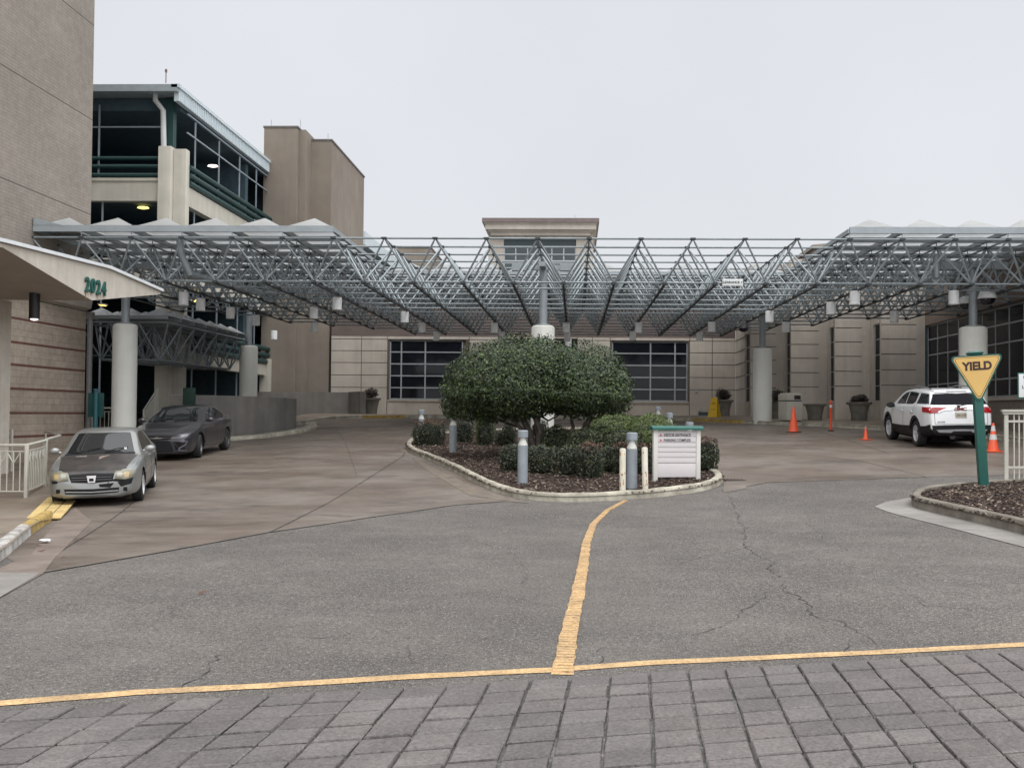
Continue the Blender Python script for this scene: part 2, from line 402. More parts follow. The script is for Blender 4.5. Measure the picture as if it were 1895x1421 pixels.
# concrete driveway either side of the planted island
left_edge = gp([(70, 1062), (300, 1022), (500, 985), (690, 957), (840, 935), (935, 928)])
poly = left_edge + [(.2, 21), (3.1, 23)] + gp([(1345, 903), (1385, 900), (1420, 893), (1595, 887), (1714, 883), (1895, 878)]) + [(15.4, 22), (15.4, 53.5), (-12.6, 53.5), (-17, 46), (-17, 30), (-12.2, 22), (-9.5, 15)]
drape('concrete_driveway', poly, .004, M_conc)
jm = MB()
for pp, wd in (([(500, 985), (560, 955), (745, 845)], .03), ([(745, 845), (752, 833)], .03), ([(110, 1022), (290, 888)], .025), ([(70, 1062), (300, 1022), (500, 985), (690, 957), (840, 935), (935, 928)], .035),
               ([(150, 968), (520, 958), (760, 952)], .012), ([(1365, 845), (1500, 842), (1600, 855), (1714, 883)], .022), ([(1714, 883), (1595, 887), (1420, 893), (1385, 900), (1345, 903)], .02),
               ([(560, 810), (700, 808)], .02), ([(1330, 818), (1470, 830), (1640, 838)], .02), ([(1480, 790), (1560, 812), (1640, 838)], .02), ([(620, 790), (640, 820), (660, 880)], .012), ([(430, 880), (660, 868), (790, 862)], .012)):
    strip('', gp(pp), wd, .008, None, .006, build=False, mb=jm)
tag(jm.build('pavement_joints', M_joint, fixn=False), kind='structure')
# gutter pans
drape('gutter_left', gp([(80, 1062), (100, 1035), (170, 965), (140, 940), (108, 962), (85, 990), (60, 1025), (-30, 1065), (-30, 1120), (0, 1107)]), .0085, pm('brown_gutter', (.145, .108, .085), .75, var=.2, vs=2.5, vcol=(.20, .165, .14), fine=.15, bump=.2))
drape('gutter_patch', gp([(-30, 1068), (0, 1061), (75, 1062), (0, 1107), (-30, 1125)]), .0125, M_gutt)
drape('gutter_right', gp([(1618, 938), (1640, 929), (1686, 921), (1720, 930), (1895, 982), (1990, 1010), (1990, 1040), (1895, 1013), (1760, 978), (1650, 950)]), .0085, M_gutt)
drape('gutter_island', gp([(1338, 905), (1350, 880), (1383, 888), (1380, 905), (1340, 912)]), .0085, M_conc)
drape('gutter_apron', gp([(741, 832), (748, 826), (760, 845), (880, 902), (930, 922), (985, 932), (940, 928), (870, 918), (790, 870)]), .0085, pm('stained_gutter', (.17, .135, .10), .8, var=.25, vs=3, vcol=(.12, .10, .08), fine=.1))

# asphalt cracks: narrow ribbons following the slope
cm = MB()
def crack(pp, seed, wd=.010, amp=.035):
    rnd = random.Random(seed); pts = resample(gp(pp), .07); o = []
    wx = wy = 0
    for p in pts:
        wx = wx * .85 + rnd.uniform(-amp, amp) * 1.1; wy = wy * .85 + rnd.uniform(-amp, amp) * 1.1
        o.append((p.x + wx, p.y + wy))
    n = len(o); vs = []
    for i, p in enumerate(o):
        a = Vector(o[max(0, i - 1)]); b_ = Vector(o[min(n - 1, i + 1)]); d = (b_ - a).normalized(); ww = wd * rnd.uniform(.1, 1.) * (.5 + .5 * abs(math.sin(i * .13 + seed)))
        for sg in (-1, 1): q = Vector(p) + Vector((-d.y, d.x)) * sg * ww / 2; vs.append((q.x, q.y, gz(q.x, q.y) + .005))
    cm.add(vs, [(2 * i, 2 * i + 2, 2 * i + 3, 2 * i + 1) for i in range(n - 1)])
crack([(1355, 930), (1370, 975), (1390, 1010), (1425, 1040), (1440, 1090), (1480, 1105), (1500, 1135)], 1, .018)
crack([(1390, 1010), (1300, 1030), (1250, 1045)], 2, .012)
crack([(1440, 1090), (1380, 1120), (1330, 1160), (1260, 1175)], 3, .012)
crack([(1500, 1135), (1560, 1150), (1610, 1190)], 4, .014)
crack([(395, 1215), (360, 1250), (335, 1275)], 5, .02); crack([(395, 1215), (450, 1195), (520, 1180), (600, 1182)], 6, .010)
crack([(700, 1160), (760, 1178), (820, 1180)], 7, .008); crack([(1120, 1200), (1118, 1228)], 8, .014, .03)
crack([(760, 1190), (765, 1225)], 9, .008, .02); crack([(1355, 930), (1340, 915)], 10, .012)
crack([(1570, 1190), (1560, 1215)], 11, .012, .02); crack([(1500, 960), (1530, 1000), (1610, 1030), (1700, 1045)], 12, .008)
crack([(200, 1100), (300, 1120), (330, 1150)], 13, .007); crack([(880, 1000), (960, 1030), (980, 1080)], 14, .007)
crack([(1640, 1080), (1700, 1120), (1800, 1130), (1895, 1150)], 15, .008)
tag(cm.build('asphalt_cracks', pm('crack', (.045, .043, .042), .95, var=0), fixn=False), kind='structure')

# road paint
strip('yellow_edge_line', gp([(-60, 1307), (0, 1302), (250, 1282), (500, 1269), (750, 1253), (1025, 1240), (1200, 1227), (1400, 1218), (1650, 1206), (1895, 1193), (1990, 1187)]), .118, .005, M_yel, .005)
lm = MB()
cl = gp([(1157, 927), (1125, 944), (1098, 970), (1085, 1005), (1077, 1060), (1065, 1120), (1052, 1180), (1041, 1249)])
strip('', cl, (.085, .13), .005, M_yel, .010, build=False, mb=lm)
pts = resample(cl, .075)
for i, p in enumerate(pts[:-1]):              # thick thermoplastic laid in ridges
    t_ = i / len(pts); d = (pts[i + 1] - p).normalized(); n_ = Vector((-d.y, d.x, 0)); hw = (.038 + .024 * t_) + random.uniform(-.003, .003)
    z = gz(p.x, p.y); lm.obox((p.x, p.y, z + .008), n_, d, (0, 0, 1), hw, .028, .006 + random.uniform(0, .003))
tag(lm.build('yellow_centre_line', M_yel), kind='structure')

# stamped brick crosswalk
M_pav = pm('paver', (.120, .112, .109), .85, var=.16, vs=1.8, vcol=(.152, .134, .127), bump=.8, bs=35, fine=.25, fs=55, spec=.3)
_t = M_pav.node_tree; _b = _t.nodes['Principled BSDF']; _l = _b.inputs['Base Color'].links[0].from_socket
_g = _t.nodes.new('ShaderNodeNewGeometry'); _r2 = _t.nodes.new('ShaderNodeMapRange'); _r2.inputs[3].default_value = .87; _r2.inputs[4].default_value = 1.12
_t.links.new(_g.outputs['Random Per Island'], _r2.inputs[0]); _x = _t.nodes.new('ShaderNodeMixRGB'); _x.blend_type = 'MULTIPLY'; _x.inputs[0].default_value = 1
_t.links.new(_l, _x.inputs[1]); _t.links.new(_r2.outputs[0], _x.inputs[2]); _t.links.new(_x.outputs[0], _b.inputs['Base Color'])
M_pavb = pm('paver_joint', (.040, .037, .034), .95, var=.4, vs=1.6, vcol=(.17, .165, .155), fine=.4, fs=20)
E0 = Vector(gp([(-60, 1322)])[0] + (0,)); E1 = Vector(gp([(1990, 1203)])[0] + (0,))
E0 = Vector((*gp([(0, 1318)])[0], 0)); E1 = Vector((*gp([(1895, 1206)])[0], 0))
ud = (E1 - E0).normalized(); jd = Vector((math.sin(rad(3.5)), math.cos(rad(3.5)), 0))
drape('crosswalk_bed', [xy(E0 - ud * 6), xy(E1 + ud * 6), xy(E1 + ud * 6 - jd * 9), xy(E0 - ud * 6 - jd * 9)], .006, M_pavb, 1.5)
pb = MB(); rnd = random.Random(11)
org = Vector((*gp([(1020, 1262)])[0], 0)); cw, chh = .252, .240
for j in range(0, 18):
    for i in range(-34, 26):
        c = org + ud * (cw * i) - jd * (chh * (j + .5))
        if c.y < -.6: continue
        rot = rnd.uniform(-.012, .012); dz = rnd.uniform(-.003, .003); g1 = rnd.uniform(.009, .021); g2 = rnd.uniform(.018, .030)
        a = ud * (cw / 2 - g1 / 2); b_ = jd * (chh / 2 - g2 / 2)
        z = gz(c.x, c.y); vs = []
        cx_, sx_ = math.cos(rot), math.sin(rot)
        for lvl, (k, h) in enumerate(((1., .002), (.995, .020), (.94, .027))):
            for (si, sj) in ((-1, -1), (1, -1), (1, 1), (-1, 1)):
                q = a * si * k + b_ * sj * k; q = Vector((q.x * cx_ - q.y * sx_, q.x * sx_ + q.y * cx_, 0))
                vs.append((c.x + q.x + rnd.uniform(-.004, .004), c.y + q.y + rnd.uniform(-.004, .004), z + h + dz))
        pb.add(vs, [(0, 1, 5, 4), (1, 2, 6, 5), (2, 3, 7, 6), (3, 0, 4, 7), (4, 5, 9, 8), (5, 6, 10, 9), (6, 7, 11, 10), (7, 4, 8, 11), (8, 9, 10, 11)])
tag(pb.build('brick_crosswalk', M_pav, smooth=25, fixn=False), kind='structure')

# sidewalks
def zwalk(x, y): return gz(x, y) + .14
kl = gp([(-120, 1110), (-40, 1068), (15, 1030), (60, 990), (80, 975), (100, 962)])
drape('left_sidewalk', kl + gp([(112, 960), (137, 932), (170, 905)]) + [(-10.6, 20.5), (-11.6, 22.5), (-12.5, 25), (-13.2, 28), (-13.6, 31)] + [(-16.6, 31), (-16.6, 10)], .13, M_walk, zf=lambda x, y: gz(x, y) - .11 * ss(14, 16.2, y) * (1 - ss(18, 20.5, y)))
kerb('left_kerb', kl[:4], .17, .15, pm('worn_white_kerb', (.55, .53, .50), .85, var=.3, vs=5, vcol=(.22, .20, .18), bump=1., bs=14, fine=.2), side=1, rough_edge=.012)
kerb('left_yellow_kerb', kl[3:], .17, .15, M_kerby, side=1)
kerb('left_drive_kerb', [(-10.55, 20.6), (-11.55, 22.5), (-12.4, 25), (-13.1, 28), (-13.5, 31)], .17, .14, M_kerb, side=1)
# tactile ramp
tp = MB(); q = [Vector(G(a, b, .03)) for a, b in ((49, 960), (112, 960), (140, 928), (98, 913))]
tp.prism([v for v in q], (0, 0, .02))
for i in range(10):
    for j in range(14):
        u, v_ = (i + .5) / 10, (j + .5) / 14
        p = q[0].lerp(q[1], u).lerp(q[3].lerp(q[2], u), v_); tp.lathe([(.018, .02), (.012, .027)], p, 6)
for u in (.335, .667):
    a, b_ = q[0].lerp(q[1], u), q[3].lerp(q[2], u); tp.m = 1; tp.tube([a + Vector((0, 0, .021)), b_ + Vector((0, 0, .021))], .006, 4); tp.m = 0
tag(tp.build('tactile_paving', [pm('tactile_yellow', (.62, .47, .20), .8, var=.15, vs=5, vcol=(.5, .36, .15)), M_joint]), kind='structure')

# back and right sidewalk with its kerb
kb = gp([(556, 800), (562, 789), (600, 783), (660, 779), (760, 783), (900, 777), (1100, 776), (1260, 776), (1342, 780), (1450, 785), (1560, 794), (1640, 801), (1700, 812), (1800, 822), (1900, 833)])
kb = [(-12.3, 43.2), (-11.8, 45.4), (-11.3, 47.6), (-10.6, 48.4), (-8, 48.6)] + [(-2, 48.8), (3.5, 48.4), (6.5, 45.2), (8.6, 42.0), (10.2, 39.5), (11.6, 36.5), (12.9, 34.0), (13.4, 31), (13.6, 26), (13.6, 20)]
kb = [xy(v) for v in chaikin(kb, 2)]
drape('back_sidewalk', kb + [(17, 20), (17, 56), (-13.2, 56), (-13.2, 46)], .13, M_walk)
i1 = [i for i, p in enumerate(kb) if p[0] > -10.2][0]; i2 = [i for i, p in enumerate(kb) if p[0] > -8.2][0]; i3 = [i for i, p in enumerate(kb) if p[0] > 5.][0]; i4 = [i for i, p in enumerate(kb) if p[0] > 7.0][0]
kerb('back_kerb', kb[:i1 + 1], .16, .15, M_kerb); kerb('back_yellow_kerb', kb[i1:i2 + 1], .16, .15, M_kerby); kerb('back_middle_kerb', kb[i2:i3 + 1], .16, .15, M_kerb)
kerb('right_yellow_kerb', kb[i3:i4 + 1], .16, .15, M_kerby); kerb('right_kerb', kb[i4:], .16, .15, M_kerb)

# planted island
isl = gp([(748, 827), (757, 838), (790, 850), (840, 873), (885, 898), (930, 917), (985, 927), (1060, 930), (1155, 926), (1240, 918), (1305, 909), (1341, 896), (1336, 884)])
isl = isl + [(3.1, 22.6), (3.2, 25), (3.45, 28), (3.6, 32), (3.7, 35.5), (2.4, 38.2), (-1, 39.2), (-4, 38.2), (-5.6, 35.4)]
islc = chaikin(isl, 2, True)
drape('mulch_bed', [xy(v) for v in islc], .10, M_mulchb, zf=lambda x, y: gz(x, y) + .0)
kerb('island_kerb', [xy(v) for v in islc] + [xy(islc[0])], .17, .16, M_kerb, side=1, rough_edge=.008)
# right-hand bed
rb = gp([(1990, 1025), (1895, 990), (1800, 967), (1720, 948), (1690, 941), (1682, 932), (1700, 920), (1760, 912), (1820, 907), (1990, 900)])
rbc = [xy(v) for v in chaikin(rb, 2)]
drape('mulch_bed_right', rbc + [(12, 17)], .14, M_mulchb)
kerb('right_bed_kerb', rbc, .16, .20, M_kerbb, side=-1, rough_edge=.002)
# bark chips lying on the beds
def inpoly(x, y, poly):
    c = False; n = len(poly)
    for i in range(n):
        x1, y1 = poly[i][:2]; x2, y2 = poly[(i + 1) % n][:2]
        if (y1 > y) != (y2 > y) and x < (x2 - x1) * (y - y1) / (y2 - y1) + x1: c = not c
    return c
M_chip = leaf_mat('bark_chip', (.022, .014, .011), (.085, .057, .043), .9, (.30, .245, .19))
def chips(name, poly, n, dz, seed, x0, x1, y0, y1):
    mb = MB(); rnd = random.Random(seed); k = 0
    while k < n:
        x, y = rnd.uniform(x0, x1), rnd.uniform(y0, y1)
        if not inpoly(x, y, poly): continue
        k += 1; a = rnd.uniform(0, PI); l, ww = rnd.uniform(.015, .05), rnd.uniform(.008, .018)
        ux = Vector((math.cos(a), math.sin(a), rnd.uniform(-.4, .4))).normalized(); uy = Vector((-math.sin(a), math.cos(a), rnd.uniform(-.5, .5))).normalized()
        mb.obox((x, y, gz(x, y) + dz + rnd.uniform(0, .03)), ux, uy, ux.cross(uy), l, ww, .005)
    return tag(mb.build(name, M_chip, smooth=0), kind='stuff')
ip = [xy(v) for v in islc]
tag(chips('bark_mulch', ip, 15000, .105, 5, -6, 5, 18.4, 32), 'dark bark chips covering the planted island', 'mulch')
tag(chips('bark_mulch', rbc + [(12, 17)], 7000, .145, 6, 5, 11, 14, 20), 'brown bark chips in the kerbed bed around the yield sign', 'mulch')
# ================================================================== BUILDINGS
M_steel = pm('grey_painted_steel', (.215, .245, .255), .45, metal=.25, var=.12, vs=2)
M_glass = pm('dark_window_glass', (.008, .010, .014), .05, var=.3, vs=1.2, spec=.2)
M_alum = pm('aluminium_frame', (.36, .38, .39), .45, metal=.3, var=.06)
M_beige = pm('beige_precast', (.48, .43, .37), .85, var=.08, vs=1.2, vcol=(.42, .375, .322), bump=.15, bs=60, fine=.06, streak=.10)
M_beigej = pm('panel_joint', (.10, .085, .07), .9, var=.1)
M_brown = pm('brown_brick_wall', (.15, .108, .086), .9, var=.12, vs=1.5, fine=.12, fs=30)
# ---- tall brick building on the left
XW = -16.3
L0 = Vector((XW, 34.2, gz(XW, 34.2)))
Lr = thing('brick_building', 'tall taupe brick building at the left edge with dark red stripes low on its wall', 'building', L0)
M_bt = brick_mat('taupe_brick', (.262, .230, .194), (.242, .210, .177), (.205, .182, .156), 1, .40, .10, .010, var=.08)
M_bl = brick_mat('rough_block', (.36, .30, .24), (.32, .27, .215), (.25, .21, .17), 1, .40, .20, .008, var=.11)
yc = PX(168, 400, XW).y; yb = PX(157, 700, XW - .12).y
mb = MB(L0); zc = 5.35
mb.box((XW - 14, 4, zc), (XW, yc, 24)); mb.build('upper_wall', M_bt, Lr)
mb = MB(L0)
for a, b_ in (((0, 100), (100, 168)),):
    pass
for z in (8.2, 11.4, 14.6, 17.8, 21): mb.box((XW - .01, 4, z), (XW + .004, yc - .01, z + .035))
mb.build('wall_joint', pm('joint_line', (.12, .10, .085), .9), Lr)
mb = MB(L0); mb.box((XW - 14, 4, -1), (XW - .12, yb, zc - .4)); mb.build('lower_wall', M_bl, Lr)
M_red = pm('dark_red_brick_band', (.115, .045, .035), .85, var=.3, vs=12, fine=.3, fs=25)
for yy in (611, 650, 686.5, 725, 764.5, 803):
    z = PX(157, yy, XW - .12).z
    mb = MB(L0); mb.box((XW - .13, 4, z - .034), (XW - .116, yb - .002, z + .034)); mb.build('brick_stripe', M_red, Lr)
mb = MB(L0)
mb.prism([(XW - .13, 4, zc - .38), (XW + .05, 4, zc - .30), (XW + .10, 4, zc - .05), (XW + .0, 4, zc), (XW - .13, 4, zc)], (0, yc + .05 - 4, 0)); mb.build('cornice', M_beige, Lr)
mb = MB(L0); mb.tube([(XW - .02, yb + .1, .3), (XW - .02, yb + .1, 4.75)], .09, 10); mb.box((XW - .14, yb + .0, 4.7), (XW + .09, yb + .2, 4.95)); mb.build('downpipe', pm('dull_grey_pipe', (.17, .165, .16), .6, var=.15), Lr)
mb = MB(L0); mb.box((XW - .119, 4, gz(XW, 25) - .4), (XW - .09, yb - .01, gz(XW, 30) + .12)); mb.build('plinth', M_walk, Lr)

# ---- folded concrete canopy with the street number
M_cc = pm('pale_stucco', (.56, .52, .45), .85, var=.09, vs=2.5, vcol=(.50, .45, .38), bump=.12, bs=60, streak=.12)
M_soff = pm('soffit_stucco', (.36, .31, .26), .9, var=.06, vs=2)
XC = -10.9
A = PX(5, 458, XC); B = PX(170, 556, XC); Cc = PX(297, 545, XC)
K0 = Vector((XC - 2, B.y, gz(XC, B.y)))
Kr = thing('concrete_canopy', 'cream folded concrete entrance canopy carrying the green number 2024', 'canopy', K0)
T0 = PX(-30, 440, XC); T1 = PX(200, 498, XC); T2 = PX(297, 541, XC)
z1 = A.z
prof = [(XC, A.y, A.z), (XC, B.y, B.z), (XC, Cc.y, Cc.z), (XC, Cc.y, Cc.z + .07), (XC, T1.y, T1.z), (XC, A.y, PX(5, 450, XC).z), (XC, A.y - 2.0, A.z + .02), (XC, A.y - 4.6, A.z - .1), (XC, A.y - 4.6, A.z - .55)]
prof = [Vector(p) for p in prof]
mb = MB(K0)
n = len(prof); ex = Vector((-5.6, 0, 0))
vs = prof + [p + ex for p in prof]
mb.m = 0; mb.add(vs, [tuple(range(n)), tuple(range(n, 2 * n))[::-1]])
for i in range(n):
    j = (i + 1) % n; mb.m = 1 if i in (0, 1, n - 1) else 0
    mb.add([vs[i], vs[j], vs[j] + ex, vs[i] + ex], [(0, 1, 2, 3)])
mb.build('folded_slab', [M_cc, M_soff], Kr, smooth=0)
mb = MB(K0)
for a, b_ in ((Vector((XC, Cc.y + .03, Cc.z + .07)), prof[4]), (prof[4], prof[5]), (prof[5], prof[7])):
    d = (b_ - a); u = d.normalized(); nz = Vector((0, -u.z, u.y)) if u.y > 0 else Vector((0, u.z, -u.y))
    c = (a + b_) / 2 + Vector((-2.77, 0, .045)); mb.obox(c, (1, 0, 0), u, Vector((1, 0, 0)).cross(u), 2.84, d.length / 2, .035)
mb.build('metal_coping', pm('white_metal_coping', (.72, .74, .75), .4, var=.08, vs=3), Kr)
# number 2024 in raised green figures
n1 = PX(155, 521, XC); n2 = PX(193, 533, XC)
M_green = pm('green_sign_metal', (.012, .095, .075), .5, var=.12, vs=5)
for i, ch in enumerate('2024'):
    c = PX(159.5 + 10.2 * i, 528 + 2.6 * i, XC)
    text('house_number', ch, .44, M_green, Kr, face_mtx(c + Vector((.03, 0, 0)) - K0, (0, 1, 0), (0, 0, 1)), .018, sx=.92, off=.012)
M_rust = pm('rust_stain', (.33, .23, .14), .9, var=.3, vs=12)
mb = MB(K0)
for px, l in ((157, 14), (166, 8), (178, 17), (185, 12)):
    a = PX(px, 540, XC); b_ = PX(px + 2, 540 + l, XC); mb.add([a + Vector((.003, -.03, 0)), a + Vector((.003, .05, 0)), b_ + Vector((.003, .01, 0)), b_ + Vector((.003, -.01, 0))], [(0, 1, 2, 3)])
mb.build('rust_stain', M_rust, Kr)
mb = MB(K0); p = PX(4, 600, XC - 1.4); x0 = P(-40, 700, B.y + .4).x
pc = P(2, 560, B.y + .5); mb.box((pc.x - .5, pc.y - .3, -.2), (P(8.5, 560, B.y + .5).x, pc.y + .3, B.z + .05)); mb.build('column', M_cc, Kr)
# fittings under it
p = P(64, 557, B.y - .5)
t = thing('downlight', 'black cylindrical downlight hanging under the concrete canopy', 'light', (p.x, p.y, B.z - .46))
mb = MB(); mb.lathe([(.0, -.05), (.06, -.04), (.09, .0), (.09, .03)], n=16); mb.build('glowing_lens', pm('lit_lens', (.9, .85, .9), .4, emit=((1, .9, .95), 2.2)), t)
mb = MB(); mb.lathe([(.112, -.01), (.112, .56), (.0, .56), ], n=18); mb.lathe([(.10, -.01), (.10, .05)], n=18); mb.build('housing', pm('black_metal', (.015, .014, .016), .5), t)
p = PX(190, 556, XC - .35)
t = thing('soffit_lamp', 'small amber lamp fixed beneath the number 2024 on the concrete canopy', 'light', (p.x, p.y, B.z + .06))
mb = MB(); mb.box((-.06, -.14, -.03), (.06, .14, 0)); mb.build('housing', M_cc, t)
mb = MB(); mb.box((-.04, -.11, -.045), (.04, .11, -.03)); mb.build('lens', pm('amber_lens', (.9, .6, .2), .4, emit=((1, .62, .15), 2.5)), t)

# ---- parking garage
YG = 41.; XG = P(343, 400, YG).x
GO = Vector((XG - 4, YG + 4, gz(XG, YG)))
Gr = thing('parking_garage', 'open multi storey parking garage with cream spandrels and dark green rails', 'building', GO)
M_cream = pm('cream_concrete', (.50, .47, .40), .8, var=.07, vs=1.5, vcol=(.45, .42, .355), bump=.1, streak=.10)
M_dark = pm('interior_shade', (.045, .075, .092), .9, var=.2)  # interior shade put into the colour of slabs and inner walls
M_grn = pm('dark_green_steel', (.010, .045, .042), .45, var=.15)
M_wmet = pm('white_ribbed_metal', (.50, .56, .58), .45, var=.06)
zf = lambda py: P(343, py, YG).z
YE = PX(500, 500, XG).y       # far end of the side face
xl = XG - 26
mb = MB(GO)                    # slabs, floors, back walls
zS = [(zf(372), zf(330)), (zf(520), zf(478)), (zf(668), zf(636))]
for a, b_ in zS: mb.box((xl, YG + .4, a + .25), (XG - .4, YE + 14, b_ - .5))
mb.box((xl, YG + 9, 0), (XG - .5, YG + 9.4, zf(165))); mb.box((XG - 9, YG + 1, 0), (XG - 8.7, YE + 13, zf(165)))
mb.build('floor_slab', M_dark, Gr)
for (a, b_) in zS[:2]:
    m1 = MB(GO); m1.box((xl, YG, a), (P(297, 400, YG).x, YG + .35, b_)); m1.box((xl, YG - .05, b_ - .12), (P(297, 400, YG).x, YG, b_)); m1.build('spandrel', M_cream, Gr)
for (a, b_) in zS:
    m1 = MB(GO); m1.box((XG - .35, YG + .02, a - .15), (XG, YE + 12, b_ - .3)); m1.build('spandrel', M_cream, Gr)
m1 = MB(GO); xa, xb = P(296, 400, YG).x, P(320, 400, YG).x
m1.bbox((xa, YG - .3, .2), (xb, YG + .3, P(310, 270, YG - .3).z), .04); m1.bbox((xb + .003, YG - .05, .2), (XG + .02, YG + .35, P(330, 276, YG).z), .04); m1.build('corner_column', M_cream, Gr)
# roof with ribbed white fascia
mb = MB(GO); YR = YG - .9; XR = PX(328, 155, P(328, 155, YR).x).x
zt = P(328, 156, YR).z; zt2 = PX(500, 298, XR).z
yr2 = PX(500, 298, XR).y
mb.box((xl, YR, zt - .28), (XR, YR + .2, zt)); mb.box((xl, YR + .2, zt - .22), (XR - .2, YE + 12, zt - .1)); mb.build('roof_gutter', pm('grey_gutter', (.25, .28, .29), .5), Gr)
mb = MB(GO); mb.box((XR - .2, YR + .2, zt - .62), (XR - .0, yr2, zt - .05)); mb.box((XR - .25, YR, zt - .12), (XR + .08, yr2 + .1, zt + .02))
y = YR + .3
while y < yr2: mb.box((XR - .01, y, zt - .60), (XR + .03, y + .07, zt - .122)); y += .21
mb.build('ribbed_fascia', M_wmet, Gr)
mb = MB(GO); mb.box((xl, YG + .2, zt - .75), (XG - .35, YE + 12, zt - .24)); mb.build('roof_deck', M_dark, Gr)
mb = MB(GO); xg = P(306, 200, YG).x; mb.box((xg, YG + .05, zS[0][1]), (P(320, 200, YG).x, YG + .4, zt - .28)); mb.build('steel_post', M_grn, Gr)
for k in range(3):
    z = P(240, (292, 307, 323)[k], YG).z
    m1 = MB(GO); m1.tube([(xl, YG + .1, z), (xa, YG + .1, z)], .085, 8); m1.build('guard_rail', M_grn, Gr)
    for (a, b_) in zS:
        z2 = b_ + .05 + .33 * k
        m1 = MB(GO); m1.tube([(XG + .02, YG + .3, z2 - .2), (XG + .02, YE + .2, z2 - .2)], .12, 8); m1.build('guard_rail', M_grn, Gr)
for yy in [YG + 1.5 + 2.2 * i for i in range(5)]:
    for (a, b_) in zS: MB(GO).box((XG - .12, yy, b_ - .3), (XG - .02, yy + .08, b_ + .7)).build('rail_post', M_grn, Gr)
mb = MB(GO)       # light steel screen frame
for px in (180, 181.5): pass
xx = P(180, 240, YG).x; mb.box((xx - .03, YG + .15, zS[0][1]), (xx + .03, YG + .2, zt - .5)); xx = P(186, 400, YG).x; mb.box((xx - .03, YG + .15, 2), (xx + .03, YG + .2, zS[0][0]))
z = P(240, 233.5, YG).z; mb.box((xl, YG + .14, z - .03), (xg, YG + .2, z + .03))
for px in (367, 411, 449, 480):
    yy = PX(px, 350, XG).y; mb.box((XG - .2, yy, zS[0][1]), (XG - .15, yy + .06, zt - .9)); mb.box((XG - .2, yy, 2), (XG - .15, yy + .06, zS[0][0]))
for py in (205, 240): z = P(325, py, YG).z; mb.box((XG - .2, YG + .5, z - .03), (XG - .14, YE, z + .03))
mb.build('screen_frame', pm('pale_steel', (.22, .26, .29), .5), Gr)
a = P(288, 166, YG - .3); mb = MB(GO)
mb.tube([a, a - Vector((0, 0, .45)), P(302, 205, YG - .2), P(303, 274, YG - .2)], .11, 10); mb.build('downpipe', pm('white_pipe', (.50, .50, .49), .5, var=.08), Gr)
mb = MB(GO); a = P(307, 154, YG); mb.tube([a, a + Vector((0, 0, .42))], .02, 6); mb.lathe([(.0, .42), (.06, .45), (.03, .5), (.06, .53), (0, .6)], a, 8); mb.build('roof_finial', pm('rusty_metal', (.18, .08, .07), .7), Gr)
M_lamp = pm('lit_lamp', (1, .8, .75), .5, emit=((1, .80, .72), 3.0)); M_lampy = pm('lit_lamp_yellow', (1, .8, .3), .5, emit=((1, .78, .22), 2.2))
for (px, py, Y, m_) in ((265, 227, YG + 2.5, M_lamp), (394, 307, YG + 4.5, M_lamp), (265, 384, YG + 2, M_lampy), (1078 / 2.961, 555.5, YG + 2, M_lampy)):
    p = P(px, py, Y) if px != 394 else P(394, 307, PX(394, 307, XG - 1.2).y)
    mb = MB(GO); mb.lathe([(.0, .05), (.16, .02), (.20, -.03), (.08, -.07), (0, -.07)], p, 10, sx=1.3); mb.build('ceiling_lamp', m_, Gr)
# ground storey: piers and a back wall deep inside
mb = MB(GO); mb.box((XG - .3, YE - .6, 0), (XG + .2, YE + .4, zS[2][1])); mb.build('pier', M_cream, Gr); mb = MB(GO); mb.bbox((P(296, 700, YG).x, YG - .25, .1), (P(318, 700, YG).x, YG + .4, 4.0), .03); mb.build('pier', M_cream, Gr)

# ---- brown stair tower
M_tw = pm('brown_stucco', (.225, .194, .158), .9, var=.07, vs=.8, vcol=(.185, .15, .118), bump=.12, bs=50, streak=.07, fine=.06)
YT = 52.5; TO = Vector((-14, YT, 1.3))
Tr = thing('stair_tower', 'windowless brown stucco stair tower between the garage and the long low building', 'building', TO)
x1, x2, x3 = P(488, 300, YT).x, P(562, 300, YT).x, P(613, 300, YT + 1.5).x
mb = MB(TO); zt = P(520, 237, YT).z; mb.box((x1, YT, 1), (x2 - .35, YT + 8, zt)); mb.box((x2 - .35, YT + .35, 1), (x2, YT + 8, zt)); mb.build('front_shaft', M_tw, Tr)
mb = MB(TO); zt2 = P(590, 261, YT + 1.5).z; mb.box((x2, YT + 1.5, 1), (x3, PX(673, 400, x3).y, zt2)); mb.build('rear_shaft', M_tw, Tr)
mb = MB(TO)
mb.box((x1 - .04, YT - .04, zt), (x2 - .31, YT + 8, zt + .10)); mb.box((x2 + .002, YT + 1.46, zt2), (x3 + .05, PX(673, 400, x3).y + .04, zt2 + .09)); mb.build('roof_edge', pm('dark_coping', (.11, .095, .085), .6), Tr)
for px, py in ((502, 236), (556, 236), (607, 261)): p = P(px, py, YT + .3); MB(TO).tube([p, p + Vector((0, 0, .4))], .012, 4).build('lightning_rod', M_steel, Tr)
